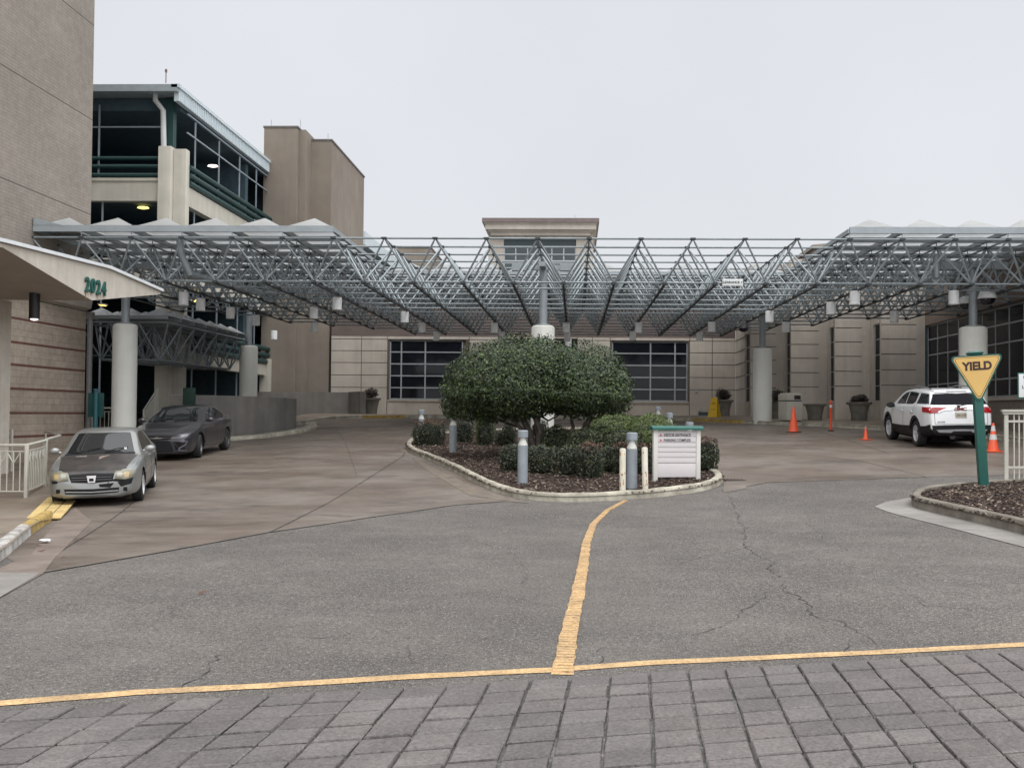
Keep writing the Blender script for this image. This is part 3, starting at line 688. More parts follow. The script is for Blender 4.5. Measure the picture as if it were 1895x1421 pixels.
# ---- far garage roof and block seen past the tower
FO = Vector((-14, 75, 2)); Fr = thing('rear_garage', 'far garage wing with a pale metal roof edge behind the brown stair tower', 'building', FO)
XF = P(676, 430, 66).x; mb = MB(FO); za = P(676, 428, 66).z
mb.box((XF - 9, 66, za - .9), (XF, 96, za)); mb.build('roof', M_wmet, Fr)
mb = MB(FO); mb.box((XF - 9, 66.3, 2), (XF - .5, 96, za - .9)); mb.build('wall', M_dark, Fr)
mb = MB(FO); mb.tube([(XF - .3, 66, za - 2.2), (XF - .3, 96, za - 2.2)], .12); mb.tube([(XF - .3, 66, za - 2.7), (XF - .3, 96, za - 2.7)], .12); mb.build('guard_rail', M_grn, Fr)
a = P(735, 459, 82); b_ = P(797, 459, 82); BO = Vector((a.x + 3, 85, 2))
Br = thing('brown_block', 'plain brown rooftop block far behind, left of the central tower', 'building', BO)
mb = MB(BO); mb.box((a.x, 82, 2), (b_.x, 90, a.z)); mb.build('wall', M_tw, Br); mb = MB(BO); mb.box((a.x - .05, 81.95, a.z), (b_.x + .05, 90, a.z + .12)); mb.build('coping', pm('dark_coping', (.1, .1, .1)), Br)

# ---- long low entrance building
YF = 54.; EO = Vector((0, YF, gz(0, YF)))
Er = thing('entrance_building', 'long low beige building with gridded windows and a square tower over the entrance', 'building', EO)
M_lintel = pm('brown_upper_wall', (.13, .10, .088), .9, var=.15, vs=1, fine=.1)
XX = lambda px, py=690, Y=YF: P(px, py, Y).x
ZZ = lambda py, px=1000, Y=YF: P(px, py, Y).z
# image row -> height on the facade (left end), all levels
zl = [P(660, v, YF).z for v in (627.5, 649, 671, 694, 716.7)]
zbase = 1.3; ztop = 5.75; zpar = 8.9
wins = [(XX(720), XX(863)), (XX(1132), XX(1273))]; zw0, zw1 = P(720, 739, YF).z, P(720, 629, YF).z
ent = (XX(925), XX(1068))
xL, xR = XX(612), XX(1361)
mb = MB(EO)      # backing wall with openings: recessed joint colour
def facade_boxes(mb, y0, y1, z0, z1, x0, x1, holes):
    xs = sorted({x0, x1, *[h[0] for h in holes], *[h[1] for h in holes]})
    for a, b_ in zip(xs, xs[1:]):
        hh = [h for h in holes if h[0] <= a + 1e-6 and h[1] >= b_ - 1e-6]
        if not hh: mb.box((a, y0, z0), (b_, y1, z1))
        else:
            h = hh[0]
            if h[2] > z0: mb.box((a, y0, z0), (b_, y1, h[2]))
            if h[3] < z1: mb.box((a, y0, h[3]), (b_, y1, z1))
holes = [(wins[0][0], wins[0][1], zw0, zw1), (wins[1][0], wins[1][1], zw0, zw1), (ent[0], ent[1], zbase - 1, ZZ(628, 1050))]
facade_boxes(mb, YF + .03, YF + .4, zbase - .6, ztop, xL, xR, holes)
mb.box((xL, YF + .12, ztop), (xR, YF + .5, zpar)); mb.build('wall', M_beigej, Er)
mb = MB(EO); g_ = .018
def panels(mb, x0, x1, zs, y, th=.03):
    for a, b_ in zip(zs, zs[1:]): mb.box((x0 + g_, y, a + g_), (x1 - g_, y + th, b_ - g_))
lv = [zbase - .5] + zl[::-1] + [ztop]
for a, b_ in ((612, 668.5), (668.5, 716.5)): panels(mb, XX(a), XX(b_), lv, YF)
for a, b_ in ((868, 925), (1068, 1096), (1096, 1129), (1276, 1318), (1318, 1361)): panels(mb, XX(a), XX(b_), lv, YF)
for (a, b_) in ((716.5, 868), (1129, 1276)):
    panels(mb, XX(a), XX(b_), [zbase - .5, zw0 - .03], YF); panels(mb, XX(a), XX(b_), [zw1 + .03, ztop], YF)
panels(mb, XX(925), XX(1068), [ZZ(627, 1050), ztop], YF)
mb.build('panel_cladding', M_beige, Er, smooth=0)
mb = MB(EO); mb.box((xL, YF + .06, ztop), (xR, YF + .12, zpar)); mb.build('upper_wall', M_lintel, Er)
mb = MB(EO); mb.box((xL, YF - .05, zpar), (xR + .3, YF + 12, zpar + .15)); mb.build('flat_roof', pm('roof_metal', (.3, .3, .3), .6), Er)
def window(name_parent, org, p0, p1, z0, z1, xs, zs, th=.06, dep=.12, glass=None, fw=.035):
    """p0->p1 plan line; xs, zs fractions for mullions"""
    p0 = Vector((*p0[:2], 0)); p1 = Vector((*p1[:2], 0)); d = (p1 - p0); L = d.length; u = d / L; nn = Vector((-u.y, u.x, 0))
    if nn.y < 0 and abs(nn.y) > .5: nn = -nn
    f = MB(org)
    for t_ in [0, *xs, 1]:
        c = p0 + d * t_; c.z = (z0 + z1) / 2; c += u * (fw if t_ == 0 else -fw if t_ == 1 else 0); f.obox(c, u, nn, (0, 0, 1), fw, th / 2, (z1 - z0) / 2)
    for t_ in [0, *zs, 1]:
        c = p0 + d * .5; c.z = z0 + (z1 - z0) * t_ + (fw if t_ == 0 else -fw if t_ == 1 else 0); f.obox(c, u, nn, (0, 0, 1), L / 2, th / 2 - .004, fw * .9)
    fo = f.build('window', M_alum, name_parent, smooth=0)
    g = MB(org); c = p0 + d * .5; c.z = (z0 + z1) / 2; g.obox(c, u, nn, (0, 0, 1), L / 2 - .004, .008, (z1 - z0) / 2 - .004)
    o = g.build('pane', glass or M_glass, fo, smooth=0); return fo
def fr(px, a, b_): return (XX(px) - XX(a)) / (XX(b_) - XX(a))
window(Er, EO, (wins[0][0], YF + .16), (wins[0][1] - .2, YF + .16), zw0, zw1, [fr(742, 720, 858), fr(787, 720, 858)], [.2, .4, .6, .8])
window(Er, EO, (wins[1][0], YF + .16), (wins[1][1], YF + .16), zw0, zw1, [fr(1204, 1132, 1273), fr(1249.5, 1132, 1273)], [.2, .4, .6, .8])
# slanted reveal of the left window, sills
mb = MB(EO); mb.wallbox((wins[0][1] - .21, YF + .2), (wins[0][1], YF + .02), zw0, zw1, .02); mb.build('window_reveal', M_lintel, Er)
for w_ in wins:
    m1 = MB(EO); m1.bbox((w_[0] - .06, YF - .05, zw0 - .09), (w_[1] + .06, YF + .12, zw0 - .02), .01); m1.build('sill', M_beige, Er)
# dark wall behind windows, the room's shade put into its colour
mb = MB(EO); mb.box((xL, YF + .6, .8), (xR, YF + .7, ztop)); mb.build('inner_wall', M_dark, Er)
# recessed entrance: glass doors and white frames
ye = YF + .45; mb = MB(EO)
window(Er, EO, (ent[0], ye), (ent[1], ye), zbase, ZZ(628, 1050), [.16, .33, .5, .67, .84], [.30, .62, .82], fw=.045)
for px in (960, 1050):
    x = XX(px); m1 = MB(EO); m1.box((x - .75, ye - .12, zbase), (x - .66, ye - .05, zbase + 2.2)); m1.box((x + .66, ye - .12, zbase), (x + .75, ye - .05, zbase + 2.2)); m1.box((x - .66, ye - .12, zbase + 2.08), (x + .66, ye - .05, zbase + 2.2)); m1.box((x - .03, ye - .12, zbase), (x + .03, ye - .05, zbase + 2.08)); m1.build('door_frame', pm('white_door_frame', (.6, .62, .62), .5), Er)
# tower over the entrance
YW = 55.; tx0, tx1 = P(904, 450, YW).x, P(1098, 450, YW).x; tz = P(1000, 412, YW).z
mb = MB(EO)
wa, wb_ = P(932, 480, YW).x, P(1066, 480, YW).x; wz0, wz1 = P(932, 545, YW).z, P(932, 440, YW).z
facade_boxes(mb, YW, YW + .4, ztop, tz, tx0, tx1, [(wa, wb_, wz0, wz1)]); mb.box((tx0, YW + .4, ztop), (tx1, YW + 9, tz)); mb.build('tower_wall', M_beige, Er)
mb = MB(EO); c0 = P(892, 404, YW - .8).x; c1 = P(1109, 404, YW - .8).x; ztc = P(1000, 403.5, YW - .8).z
for (ins, za, zb_) in ((0, -.22, 0), (.09, -.30, -.22), (.16, -.58, -.30), (.34, -.68, -.58), (.44, -.86, -.68)):
    mb.m = 1 if ins == 0 else 0
    mb.box((c0 + ins, YW - .8 + ins, ztc + za), (c1 - ins, YW + 9.5 - ins, ztc + zb_))
mb.build('cornice', [M_beige, pm('brown_coping', (.16, .125, .115), .7, var=.15)], Er)
mb = MB(EO); mb.m = 0
for px in (935, 1062): x = P(px, 420, YW).x; mb.box((x - .012, YW - .006, wz1 + .3), (x + .012, YW + .01, tz))
mb.build('wall_joint', M_beigej, Er)
mb = MB(EO); mb.bbox((wa - .03, YW - .16, P(932, 440.5, YW).z), (wb_ + .03, YW + .0, P(932, 433.5, YW).z), .02); mb.build('window_hood', pm('weathered_sill', (.48, .45, .40), .8, var=.25, vs=3, streak=.3), Er)
tf = window(Er, EO, (wa, YW + .14), (wb_, YW + .14), wz0, wz1, [.165, .33, .5, .665, .83], [.28, .32, .56, .6, .83], glass=pm('green_grey_glass', (.030, .046, .050), .15, var=.1), fw=.032)
m1 = MB(EO); m1.box((wa, YW + .085, P(932, 458, YW).z), (wb_, YW + .12, wz1)); m1.build('dark_header', pm('dark_green_panel', (.028, .045, .048), .5), Er)
mb = MB(EO); p = P(1064, 403, YW + 1); mb.tube([p, p + Vector((0, 0, .15))], .01, 4); mb.build('lightning_rod', M_steel, Er)
# small wall fittings right of the right-hand window
mb = MB(EO)
p = P(1289, 724, YF); mb.lathe([(.07, 0), (.07, -.05), (0, -.06)], p, 10, 'y'); mb.build('wall_knob', M_alum, Er); mb = MB(EO); p = P(1297, 757, YF); mb.box(p - Vector((.06, .04, .07)), p + Vector((.06, 0, .07))); mb.build('wall_outlet', M_alum, Er)
p = P(1303, 767, YF); mb = MB(EO); mb.box((p.x - .3, YF - .05, p.z - .12), (p.x + .3, YF, p.z + .13)); mb.build('wall_vent', M_dark, Er)

# ---- stepped wing on the right: bays with narrow windows, then the brick side wall
pil = [(1389, 1450, 49.), (1463.5, 1530, 47.2), (1545, 1610, 45.5), (1631, 1712, 43.7)]
WO = Vector((12, 46, 1.5))
Wr = thing('right_wing', 'stepped beige wing with narrow slot windows joining a brick wall of large gridded windows', 'building', WO)
prev = Vector((xR, YF, 0))
zw_lv = [.9] + zl[::-1] + [ztop + .35]
for i, (a, b_, Y) in enumerate(pil):
    xa, xb = P(a, 690, Y).x, P(b_, 690, Y).x
    q = Vector((xa, Y, 0)); d = (q - prev); L = d.length; u = d / L
    # return wall (stands back of the bays), window in its near part
    mb = MB(WO); s0 = .34 if i else .66
    w0, w1 = prev + d * s0, prev + d * (.86 if i else .94)
    def slab(mb, p, q, z0, z1): mb.wallbox(p, q + (p - q).normalized() * .05, z0, z1, .3, 1)
    slab(mb, prev, w0, .5, zpar); slab(mb, w1, q, .5, zpar); slab(mb, w0, w1, .5, zw0 - .05); slab(mb, w0, w1, zw1 + .12, zpar)
    mb.build('return_wall', M_beige, Wr)
    if i == 0:
        mj = MB(WO)
        for z in zl: mj.wallbox(prev - Vector((u.y, -u.x, 0)) * -.004, w0, z - .02, z + .02, .01, -1)
        mj.build('return_joint', M_beigej, Wr)
    nn = Vector((-u.y, u.x, 0))
    window(Wr, WO, w0 + nn * .08, w1 + nn * .08, zw0 - .05, zw1 + .12, [], [.2, .4, .6, .8], fw=.02, glass=pm('slot_glass', (.012, .013, .015), .4, spec=.08, var=.1))
    # the bay itself: backing and panels
    mb = MB(WO); mb.box((xa + .31, Y + .03, .5), (xb, Y + 1.2, zpar)); mb.box((xa + .01, Y + .031, .5), (xa + .32, Y + .06, zpar)); mb.build('bay_core', M_beigej, Wr)
    mb = MB(WO)
    for z0, z1 in zip(zw_lv, zw_lv[1:]): mb.box((xa + .002, Y - .002, z0 + g_), (xb - .36, Y + .05, z1 - g_))
    mb.box((xb - .36, Y - .004, .6), (xb, Y + .06, zpar)); mb.box((xa - .0, Y + .01, ztop + .35), (xb - .36, Y + .06, zpar))
    mb.build('bay_panels', M_beige, Wr, smooth=0)
    prev = Vector((xb, Y, 0))
XB = prev.x; YB = prev.y
mb = MB(WO); mb.box((XB + .55, 14, .3), (XB + .7, 62, 7.4)); mb.box((XB + .02, YB - .04, .3), (XB + .6, YB + .3, zpar - .1)); mb.build('inner_wall', M_dark, Wr)
M_bb = brick_mat('brown_brick', (.22, .165, .135), (.19, .14, .115), (.18, .145, .12), 1, .2, .07, .008, var=.1)
M_bb2 = brick_mat('taupe_block', (.27, .225, .185), (.24, .20, .165), (.20, .17, .14), 1, .4, .2, .008, var=.12)
gz0 = PX(1840, 735, XB).z; gz1 = PX(1715, 602, XB).z
zbr = 7.5
mb = MB(WO); mb.box((XB, 16, gz1), (XB + .4, YB, zbr)); mb.build('brick_wall', M_bb, Wr)
mb = MB(WO); mb.box((XB, 16, 0), (XB + .4, YB, gz0)); mb.build('base_wall', M_bb2, Wr)
ym = [PX(v, 690, XB).y for v in (1733, 1752, 1773, 1794.5, 1816, 1840, 1866)]
st = (ym[0] - ym[-1]) / 6; y1 = YB - .05; yy0 = y1 - st * 22
zs = [(PX(1715, v, XB).z - gz0) / (gz1 - gz0) for v in (629, 657.5, 710)]
window(Wr, WO, (XB + .12, yy0), (XB + .12, y1), gz0, gz1, [i / 22 for i in range(1, 22)], sorted([.20] + zs[:2]), fw=.03, glass=pm('side_glass', (.012, .014, .019), .12, spec=.12, var=.2))
mb = MB(WO); mb.box((XB + .02, 16, gz0 - .12), (XB + .02 - .08, YB, gz0 - .001)); mb.build('sill', M_beige, Wr)
mb = MB(WO); mb.box((XB - .1, 14, 7.5), (XB + 10, 43, 7.62)); mb.box((XB - .1, 43.8, zpar), (XB + 10, 62, zpar + .15)); mb.build('flat_roof', pm('roof_metal', (.3, .3, .3), .6), Wr)
# raised brown roof block behind
RO = Vector((16, 60, 3)); Rr = thing('roof_block', 'brown brick upper storey showing above the right hand skylights', 'building', RO)
p = P(1506, 460, 58); q = P(1462, 494, 62)
mb = MB(RO); mb.prism([(p.x, 58, zpar), (p.x + 1.5, 57, zpar), (p.x + 20, 57, zpar), (p.x + 20, 75, zpar), (p.x, 75, zpar)], (0, 0, p.z - zpar)); mb.build('wall', M_brown, Rr)
mb = MB(RO); mb.prism([(p.x - .1, 57.9, p.z), (p.x + 1.45, 56.9, p.z), (p.x + 20, 56.9, p.z), (p.x + 20, 75, p.z), (p.x - .1, 75, p.z)], (0, 0, .2)); mb.build('coping', pm('tan_coping', (.3, .26, .22), .7), Rr)

# ---- low concrete walls on the left
M_cw = pm('grey_cast_concrete', (.215, .20, .18), .9, var=.14, vs=.9, vcol=(.15, .14, .13), bump=.2, streak=.14, fine=.08)
wp = [(-14.35, 35.7), (-13.8, 35.85), (-13.3, 36.2), (-12.7, 36.9), (-11.85, 38.6), (-11.5, 40.6), (-11.6, 42.4), (-12.3, 44.2), (-13.2, 45.6), (-14.2, 46.4), (-15.6, 46.8)]
wp = chaikin(wp, 2); o_ = Vector((-12.4, 38, gz(-12, 38)))
def wall_path(name, pts, th, zfun, mat, org, parent=None, side=1):
    mb = MB(org); n = len(pts); vs = []
    for i, p in enumerate(pts):
        d = (pts[min(i + 1, n - 1)] - pts[max(i - 1, 0)]).normalized(); nn = Vector((-d.y, d.x, 0)) * side; zt = zfun(p)
        for (o, z) in ((0, -.2), (0, zt - .03), (.03, zt), (th - .03, zt), (th, zt - .03), (th, -.2)):
            q_ = p + nn * o; vs.append((q_.x, q_.y, z if z > 0 else gz(p.x, p.y) - .3))
    k = 6; fs = [(i * k + j, i * k + j + 1, (i + 1) * k + j + 1, (i + 1) * k + j) for i in range(n - 1) for j in range(5)] + [tuple(range(k)), tuple((n - 1) * k + j for j in range(k))]
    mb.add(vs, fs); return mb.build(name, mat, parent)
zt_ = P(507, 734, 38.5).z
tag(wall_path('curved_wall', wp, .22, lambda p: zt_, M_cw, o_), 'low curved grey concrete wall wrapping the far left column', 'wall')
kerb('curved_wall_kerb', [(-16.2, 33.6), (-14, 34.0), (-12.3, 35.3), (-11.2, 37.2), (-10.7, 39.6), (-10.65, 42), (-11.2, 44)], .5, .13, M_kerb)
a, b_ = P(528, 725, 51.8), P(645, 725, 51.8); o_ = Vector((a.x + 2, 51.8, 1.4))
t = tag(MB(o_).box((a.x - 2, 51.8, .8), (b_.x, 52.15, a.z)).prism([(b_.x, 51.8, .8), (P(666, 740, 50.3).x, 50.3, .8), (P(666, 740, 50.3).x + .3, 50.3, .8), (b_.x + .3, 52.15, .8), (b_.x, 52.15, .8)], (0, 0, a.z - .8 + .02)).build('retaining_wall', M_cw), 'stained dark concrete wall at the foot of the brown stair tower', 'wall')
# railing and stair rails behind the left column
M_wrail = pm('cream_painted_rail', (.52, .50, .43), .5, var=.08)
def railing(name, label, pts, h, n_bal, org, z0f, cat='railing', r=.012, deco=False, posts=True):
    t = thing(name, label, cat, org)
    P_ = [Vector((p[0], p[1], z0f(p))) for p in pts]
    for k, (a, b_) in enumerate(zip(P_, P_[1:])):
        u = (b_ - a); L = u.length
        mb = MB(org); mb.tube([a + Vector((0, 0, h)), b_ + Vector((0, 0, h))], .028, 8); mb.build('top_rail', M_wrail, t)
        mb = MB(org); mb.tube([a + Vector((0, 0, .10)), b_ + Vector((0, 0, .10))], .016, 6); mb.tube([a + Vector((0, 0, h - .12)), b_ + Vector((0, 0, h - .12))], .014, 6); mb.build('lower_rail', M_wrail, t)
        nb = max(2, int(L / n_bal))
        mb = MB(org)
        for i in range(1, nb):
            p = a.lerp(b_, i / nb); mb.tube([p + Vector((0, 0, .1)), p + Vector((0, 0, h - .12))], r, 6)
            if deco and i % 2:
                q0, q1, q2 = a.lerp(b_, (i - 1) / nb), p, a.lerp(b_, min(1, (i + 1) / nb))
                for q_ in (q0, q2): mb.tube([q1 + Vector((0, 0, h - .34)), q_ + Vector((0, 0, h - .14))], r, 5)
        mb.build('balusters', M_wrail, t)
        for p in ((a, b_) if k == 0 else (b_,)):
            mb = MB(org); mb.bbox(p + Vector((-.03, -.03, -.1)), p + Vector((.03, .03, h + .02)), .006); mb.build('post', M_wrail, t)
    return t
# ================================================================== SPACE FRAME CANOPY
BAY = 1.524; Y0 = 30.7; X0 = -.34; ZB = EYE + 4.0; ZT = EYE + 5.2
M_bar = pm('galvanised_tube', (.22, .25, .262), .5, metal=.2, var=.14, vs=3)
M_barl = pm('weathered_tube', (.29, .325, .34), .5, metal=.2, var=.14, vs=3)
M_bard = pm('dark_channel', (.045, .05, .053), .6, metal=.2, var=.15)
M_beam = pm('roof_beam_paint', (.30, .33, .345), .5, metal=.2, var=.1)
M_sky = pm('translucent_skylight', (.46, .46, .45), .4, var=.12, vs=1.5, vcol=(.38, .38, .36))
_t = M_sky.node_tree; _b = _t.nodes['Principled BSDF']; _tr = _t.nodes.new('ShaderNodeBsdfTranslucent'); _tr.inputs[0].default_value = (.95, .96, .97, 1)
_mx = _t.nodes.new('ShaderNodeMixShader'); _mx.inputs[0].default_value = .5; _t.links.new(_b.outputs[0], _mx.inputs[1]); _t.links.new(_tr.outputs[0], _mx.inputs[2]); _t.links.new(_mx.outputs[0], _t.nodes['Material Output'].inputs[0])
SO = Vector((0, 40, gz(0, 40)))
SF = thing('space_frame_canopy', 'huge grey tubular space frame canopy on white columns spanning the driveway', 'canopy', SO)
XB_ = lambda j: X0 + BAY * (j - 8)          # bottom nodes
YB_ = lambda i: Y0 + BAY * i
def imax(j): return 13 if 3 <= j <= 13 else {14: 11, 15: 9, 16: 7, 17: 7, 18: 6, 2: 11, 1: 10, 0: 9, -1: 7, -2: 6}[j]
JS = list(range(-2, 19)); JS = [j for j in JS if XB_(j) > XW + .2 and XB_(j) < 15.5]
def bar(mb, a, b, r, n=5): mb.tube([a, b], r, n, cap=False)
# bottom chords
for i in range(0, 14):
    js = [j for j in JS if imax(j) >= i]
    mb = MB(SO); bar(mb, (XB_(js[0]), YB_(i), ZB), (XB_(js[-1]), YB_(i), ZB), .032, 6); mb.build('bottom_chord', M_bar, SF)
for j in JS:
    mb = MB(SO); mb.box((XB_(j) - .035, YB_(0) - .05, ZB - .075), (XB_(j) + .035, YB_(imax(j)) + .05, ZB - .035)); mb.build('bottom_runner', M_bard, SF)
# top chords (half a bay in front of and beside the bottom nodes)
for i in range(0, 14):
    js = [j for j in JS if imax(j) >= i or (j + 1 in JS and imax(j + 1) >= i)]
    js = [j for j in JS if imax(j) >= i]
    mb = MB(SO); bar(mb, (XB_(js[0]) - BAY / 2, YB_(i) - BAY / 2, ZT), (XB_(js[-1]) + BAY / 2, YB_(i) - BAY / 2, ZT), .032, 6); mb.build('top_chord', M_bar, SF)
for j in JS + [JS[-1] + 1]:
    im = max([imax(k) for k in (j, j - 1) if k in JS])
    mb = MB(SO); bar(mb, (XB_(j) - BAY / 2, YB_(0) - BAY / 2, ZT), (XB_(j) - BAY / 2, YB_(im) + BAY / 2, ZT), .028, 6); mb.build('top_runner', M_bar, SF)
# pyramid braces with gusset plates
br = []
for i in range(0, 14):
    for j in JS:
        if imax(j) < i: continue
        b0 = Vector((XB_(j), YB_(i), ZB))
        for sx_ in (-1, 1):
            for sy in (-1, 1): br.append((b0, b0 + Vector((sx_ * BAY / 2, sy * BAY / 2, ZT - ZB)), i * 100 + abs(j - 8)))
br.sort(key=lambda t_: (t_[0].y + (0 if t_[1].y < t_[0].y else .7), abs(t_[0].x)))
def brace(mb, a, b):
    d = (b - a).normalized(); mb.tube([a + d * .04, a + d * .16, b - d * .16, b - d * .04], [.016, .031, .031, .016], 5, cap=False)
for k, (a, b, _) in enumerate(br[:100]):
    mb = MB(SO); brace(mb, a, b); mb.build('diagonal_brace', M_barl, SF)
mb = MB(SO)
for (a, b, _) in br[100:]: brace(mb, a, b)
tag(mb.build('diagonal_brace', M_barl, SF), kind='stuff')
mb = MB(SO)
for i in range(0, 14):
    for j in JS:
        if imax(j) < i: continue
        p = Vector((XB_(j), YB_(i), ZB)); mb.obox(p + Vector((0, 0, -.015)), (1, 0, 0), (0, 1, 0), (0, 0, 1), .075, .075, .03)
        p = Vector((XB_(j) - BAY / 2, YB_(i) - BAY / 2, ZT)); mb.obox(p, (1, 0, 0), (0, 1, 0), (0, 0, 1), .075, .075, .028)
tag(mb.build('node_plate', M_bard, SF), kind='stuff')
# roof beams and pyramid skylights
ZR = ZT + .17
def covered(i, j): return j in JS and i <= imax(j) and (i >= 6 or j <= 3 or j >= 14)
mbs = {}
for i in range(0, 15):
    run = []
    for j in range(JS[0], JS[-1] + 2):
        c = covered(i, j) or (i > 0 and covered(i - 1, j))
        if c and j <= JS[-1]: run.append(j)
        elif run:
            y = YB_(i) - BAY / 2; mb = MB(SO); xa_, xb_ = XB_(run[0]) - BAY / 2, XB_(run[-1]) + BAY / 2
            if run[0] == JS[0]: xa_ = XW + .02
            mb.box((xa_, y - .05, ZR), (xb_, y + .05, ZR + (.19 if i == 0 else .15))); mb.build('roof_beam', M_beam, SF); run = []
for j in range(JS[0], JS[-1] + 2):
    ii = [i for i in range(0, 14) if covered(i, j) or covered(i, j - 1)]
    if ii:
        mb = MB(SO); x = XB_(j) - BAY / 2; mb.box((x - .045, YB_(min(ii)) - BAY / 2, ZR + .01), (x + .045, YB_(max(ii)) + BAY / 2, ZR + .14)); mb.build('roof_beam', M_beam, SF)
sk = [(i, j) for i in range(0, 14) for j in JS if covered(i, j)]
def pyr(mb, i, j):
    x, y, z, h = XB_(j), YB_(i), ZR + .17, BAY / 2 - .04
    mb.add([(x - h, y - h, z), (x + h, y - h, z), (x + h, y + h, z), (x - h, y + h, z), (x, y, z + .40)], [(0, 1, 4), (1, 2, 4), (2, 3, 4), (3, 0, 4), (3, 2, 1, 0)])
for k, (i, j) in enumerate(sk[:100]):
    mb = MB(SO); pyr(mb, i, j); mb.build('skylight', M_sky, SF, smooth=0)
mb = MB(SO)
for (i, j) in sk[100:]: pyr(mb, i, j)
tag(mb.build('skylight', M_sky, SF, smooth=0), kind='stuff')
mb = MB(SO)
for i in range(0, 14):
    for j in JS:
        if covered(i, j): x, y = XB_(j) - BAY / 2, YB_(i) - BAY / 2; mb.box((x - .012, y - .012, ZT), (x + .012, y + .012, ZR))
tag(mb.build('beam_standoff', M_beam, SF), kind='stuff')
mb = MB(SO); y = Y0 - BAY / 2; mb.prism([(XW + .03, y - .06, ZR + .19), (XW + .9, y - .06, ZR + .19), (XW + .03, y - .06, ZR + .42)], (0, 2, 0)); mb.build('wall_flashing', M_barl, SF)
# columns: white round shaft, steel post, cross head
M_col = pm('white_painted_column', (.74, .735, .68), .7, var=.05, vs=1.2, vcol=(.67, .66, .60), bump=.05, streak=.07, fine=.03)
cols = [(232, 600, 33.6, .395), (1005, 603, 33.6, .385), (1801, 605, 33.0, .425), (1411, 645, 43.6, .40), (460.5, 640, 44.3, .39)]
for (px, py, Y, r) in cols:
    p = P(px, py, Y); z0 = gz(p.x, Y) - .2; zt = p.z
    mb = MB(SO); mb.lathe([(r, z0), (r, zt - .09), (r - .02, zt - .03), (r - .08, zt), (0, zt)], (p.x, Y, 0), 32); c = mb.build('column', M_col, SF, smooth=30)
    mb = MB(SO); mb.lathe([(.135, zt - .01), (.135, ZT - .3)], (p.x, Y, 0), 14); mb.lathe([(.24, zt + .02), (.24, zt + .05), (.16, zt + .06), (0, zt + .06)], (p.x, Y, 0), 14); mb.build('steel_post', M_beam, c)
    if py > 700: continue
    mb = MB(SO); zc = ZT - .42
    mb.box((p.x - .9, Y - .09, zc), (p.x + .95, Y + .09, zc + .17)); mb.box((p.x - .09, Y - .9, zc + .01), (p.x + .09, Y + .9, zc + .16))
    for sx_ in (-.8, .8):
        mb.box((p.x + sx_ - .25, Y - .12, zc - .02), (p.x + sx_ + .25, Y + .12, zc + .22))
    mb.build('cross_head', M_beam, c)
# rainwater pipe zig-zagging under the left skylights
mb = MB(SO)
a = P(333, 445, 31.0); mb.tube([a, P(335, 470, 31.0), P(352, 508, 31.2), P(352, 512, 31.4)], .11, 10)
mb.tube([P(348, 508, 31.3), P(400, 523, 33.0), P(470, 540, 36), P(520, 548, 38)], .12, 10)
mb.build('rain_pipe', M_beam, SF)
mb = MB(SO); mb.tube([P(1732, 470, 31.5), P(1733, 512, 31.5), P(1732, 516, 31.8)], .10, 10); mb.tube([P(1732, 517, 31.6), P(1690, 530, 34)], .12, 10); mb.build('rain_pipe', M_beam, SF)
# clearance sign
p = P(1356, 523, Y0 - .06); t = thing('clearance_sign', 'small white clearance sign fixed to the front edge of the space frame', 'sign', (p.x, p.y, p.z - .1))
M_wht = pm('white_sign_face', (.70, .71, .70), .5, var=.04); M_blk = pm('black_lettering', (.02, .02, .022), .6, var=0)
mb = MB(); mb.bbox((-.31, -.01, 0), (.31, .01, .21), .005); mb.build('sign_plate', M_wht, t)
text('lettering', "CLEARANCE 11'", .098, M_blk, t, face_mtx((0, -.014, .105), (1, 0, 0), (0, 0, 1)), .001, off=.003)

# pendant lamps under the frame
M_pend = pm('white_canister', (.80, .81, .80), .5, var=.05)
pl = [(340, 537.5, 18, 'first canister lamp right of the number 2024, nearest the folded canopy'), (371.5, 549, 17, 'canister lamp just right of and behind the one nearest the folded canopy'), (426.5, 566, 16.5, 'canister lamp alone above the dark parked saloon'),
      (474, 581, 14.5, 'canister lamp beside the far left column post'), (507, 610, 11, 'small lowest canister lamp in front of the brown tower foot'), (581, 566.5, 16, 'upper canister lamp of the pair at the brown tower edge'), (582, 595, 14, 'lower canister lamp of the pair at the brown tower edge'),
      (624, 548, 17, 'biggest canister lamp above the left end of the beige panelled wall'), (749, 575, 15, 'canister lamp above the left gridded window, the larger one'), (781, 596, 13, 'canister lamp over the middle of the left gridded window'), (808, 613, 11, 'faint small canister lamp over the left gridded window'),
      (915, 597, 13, 'canister lamp left of the centre column, the nearer one'), (929, 613, 12, 'canister lamp left of the centre column, the farther one'), (1048, 597, 13, 'top canister lamp of the stack right of the centre column'), (1050, 615, 12, 'middle canister lamp of the stack right of the centre column'), (1052, 627, 11, 'lowest canister lamp of the stack right of the centre column'),
      (1181.6, 597, 13, 'brighter canister lamp above the left edge of the right gridded window'), (1171, 613, 12, 'dimmer canister lamp above the left edge of the right gridded window'), (1295, 615, 12, 'small canister lamp above the right edge of the right gridded window'), (1317, 596, 13, 'canister lamp left of the black camera dome'),
      (1424, 576, 15, 'canister lamp beside the top of the right rear column'), (1454, 596.5, 13, 'canister lamp over the first slot window bay'), (1538, 560, 16.5, 'canister lamp left of the large one above the empty planter'), (1582, 540, 18, 'large canister lamp above the third beige bay'),
      (1655, 577, 15, 'canister lamp over the last beige bay before the brick wall'), (1765, 540, 18.5, 'large canister lamp left of the yield sign column post')]
p0 = None
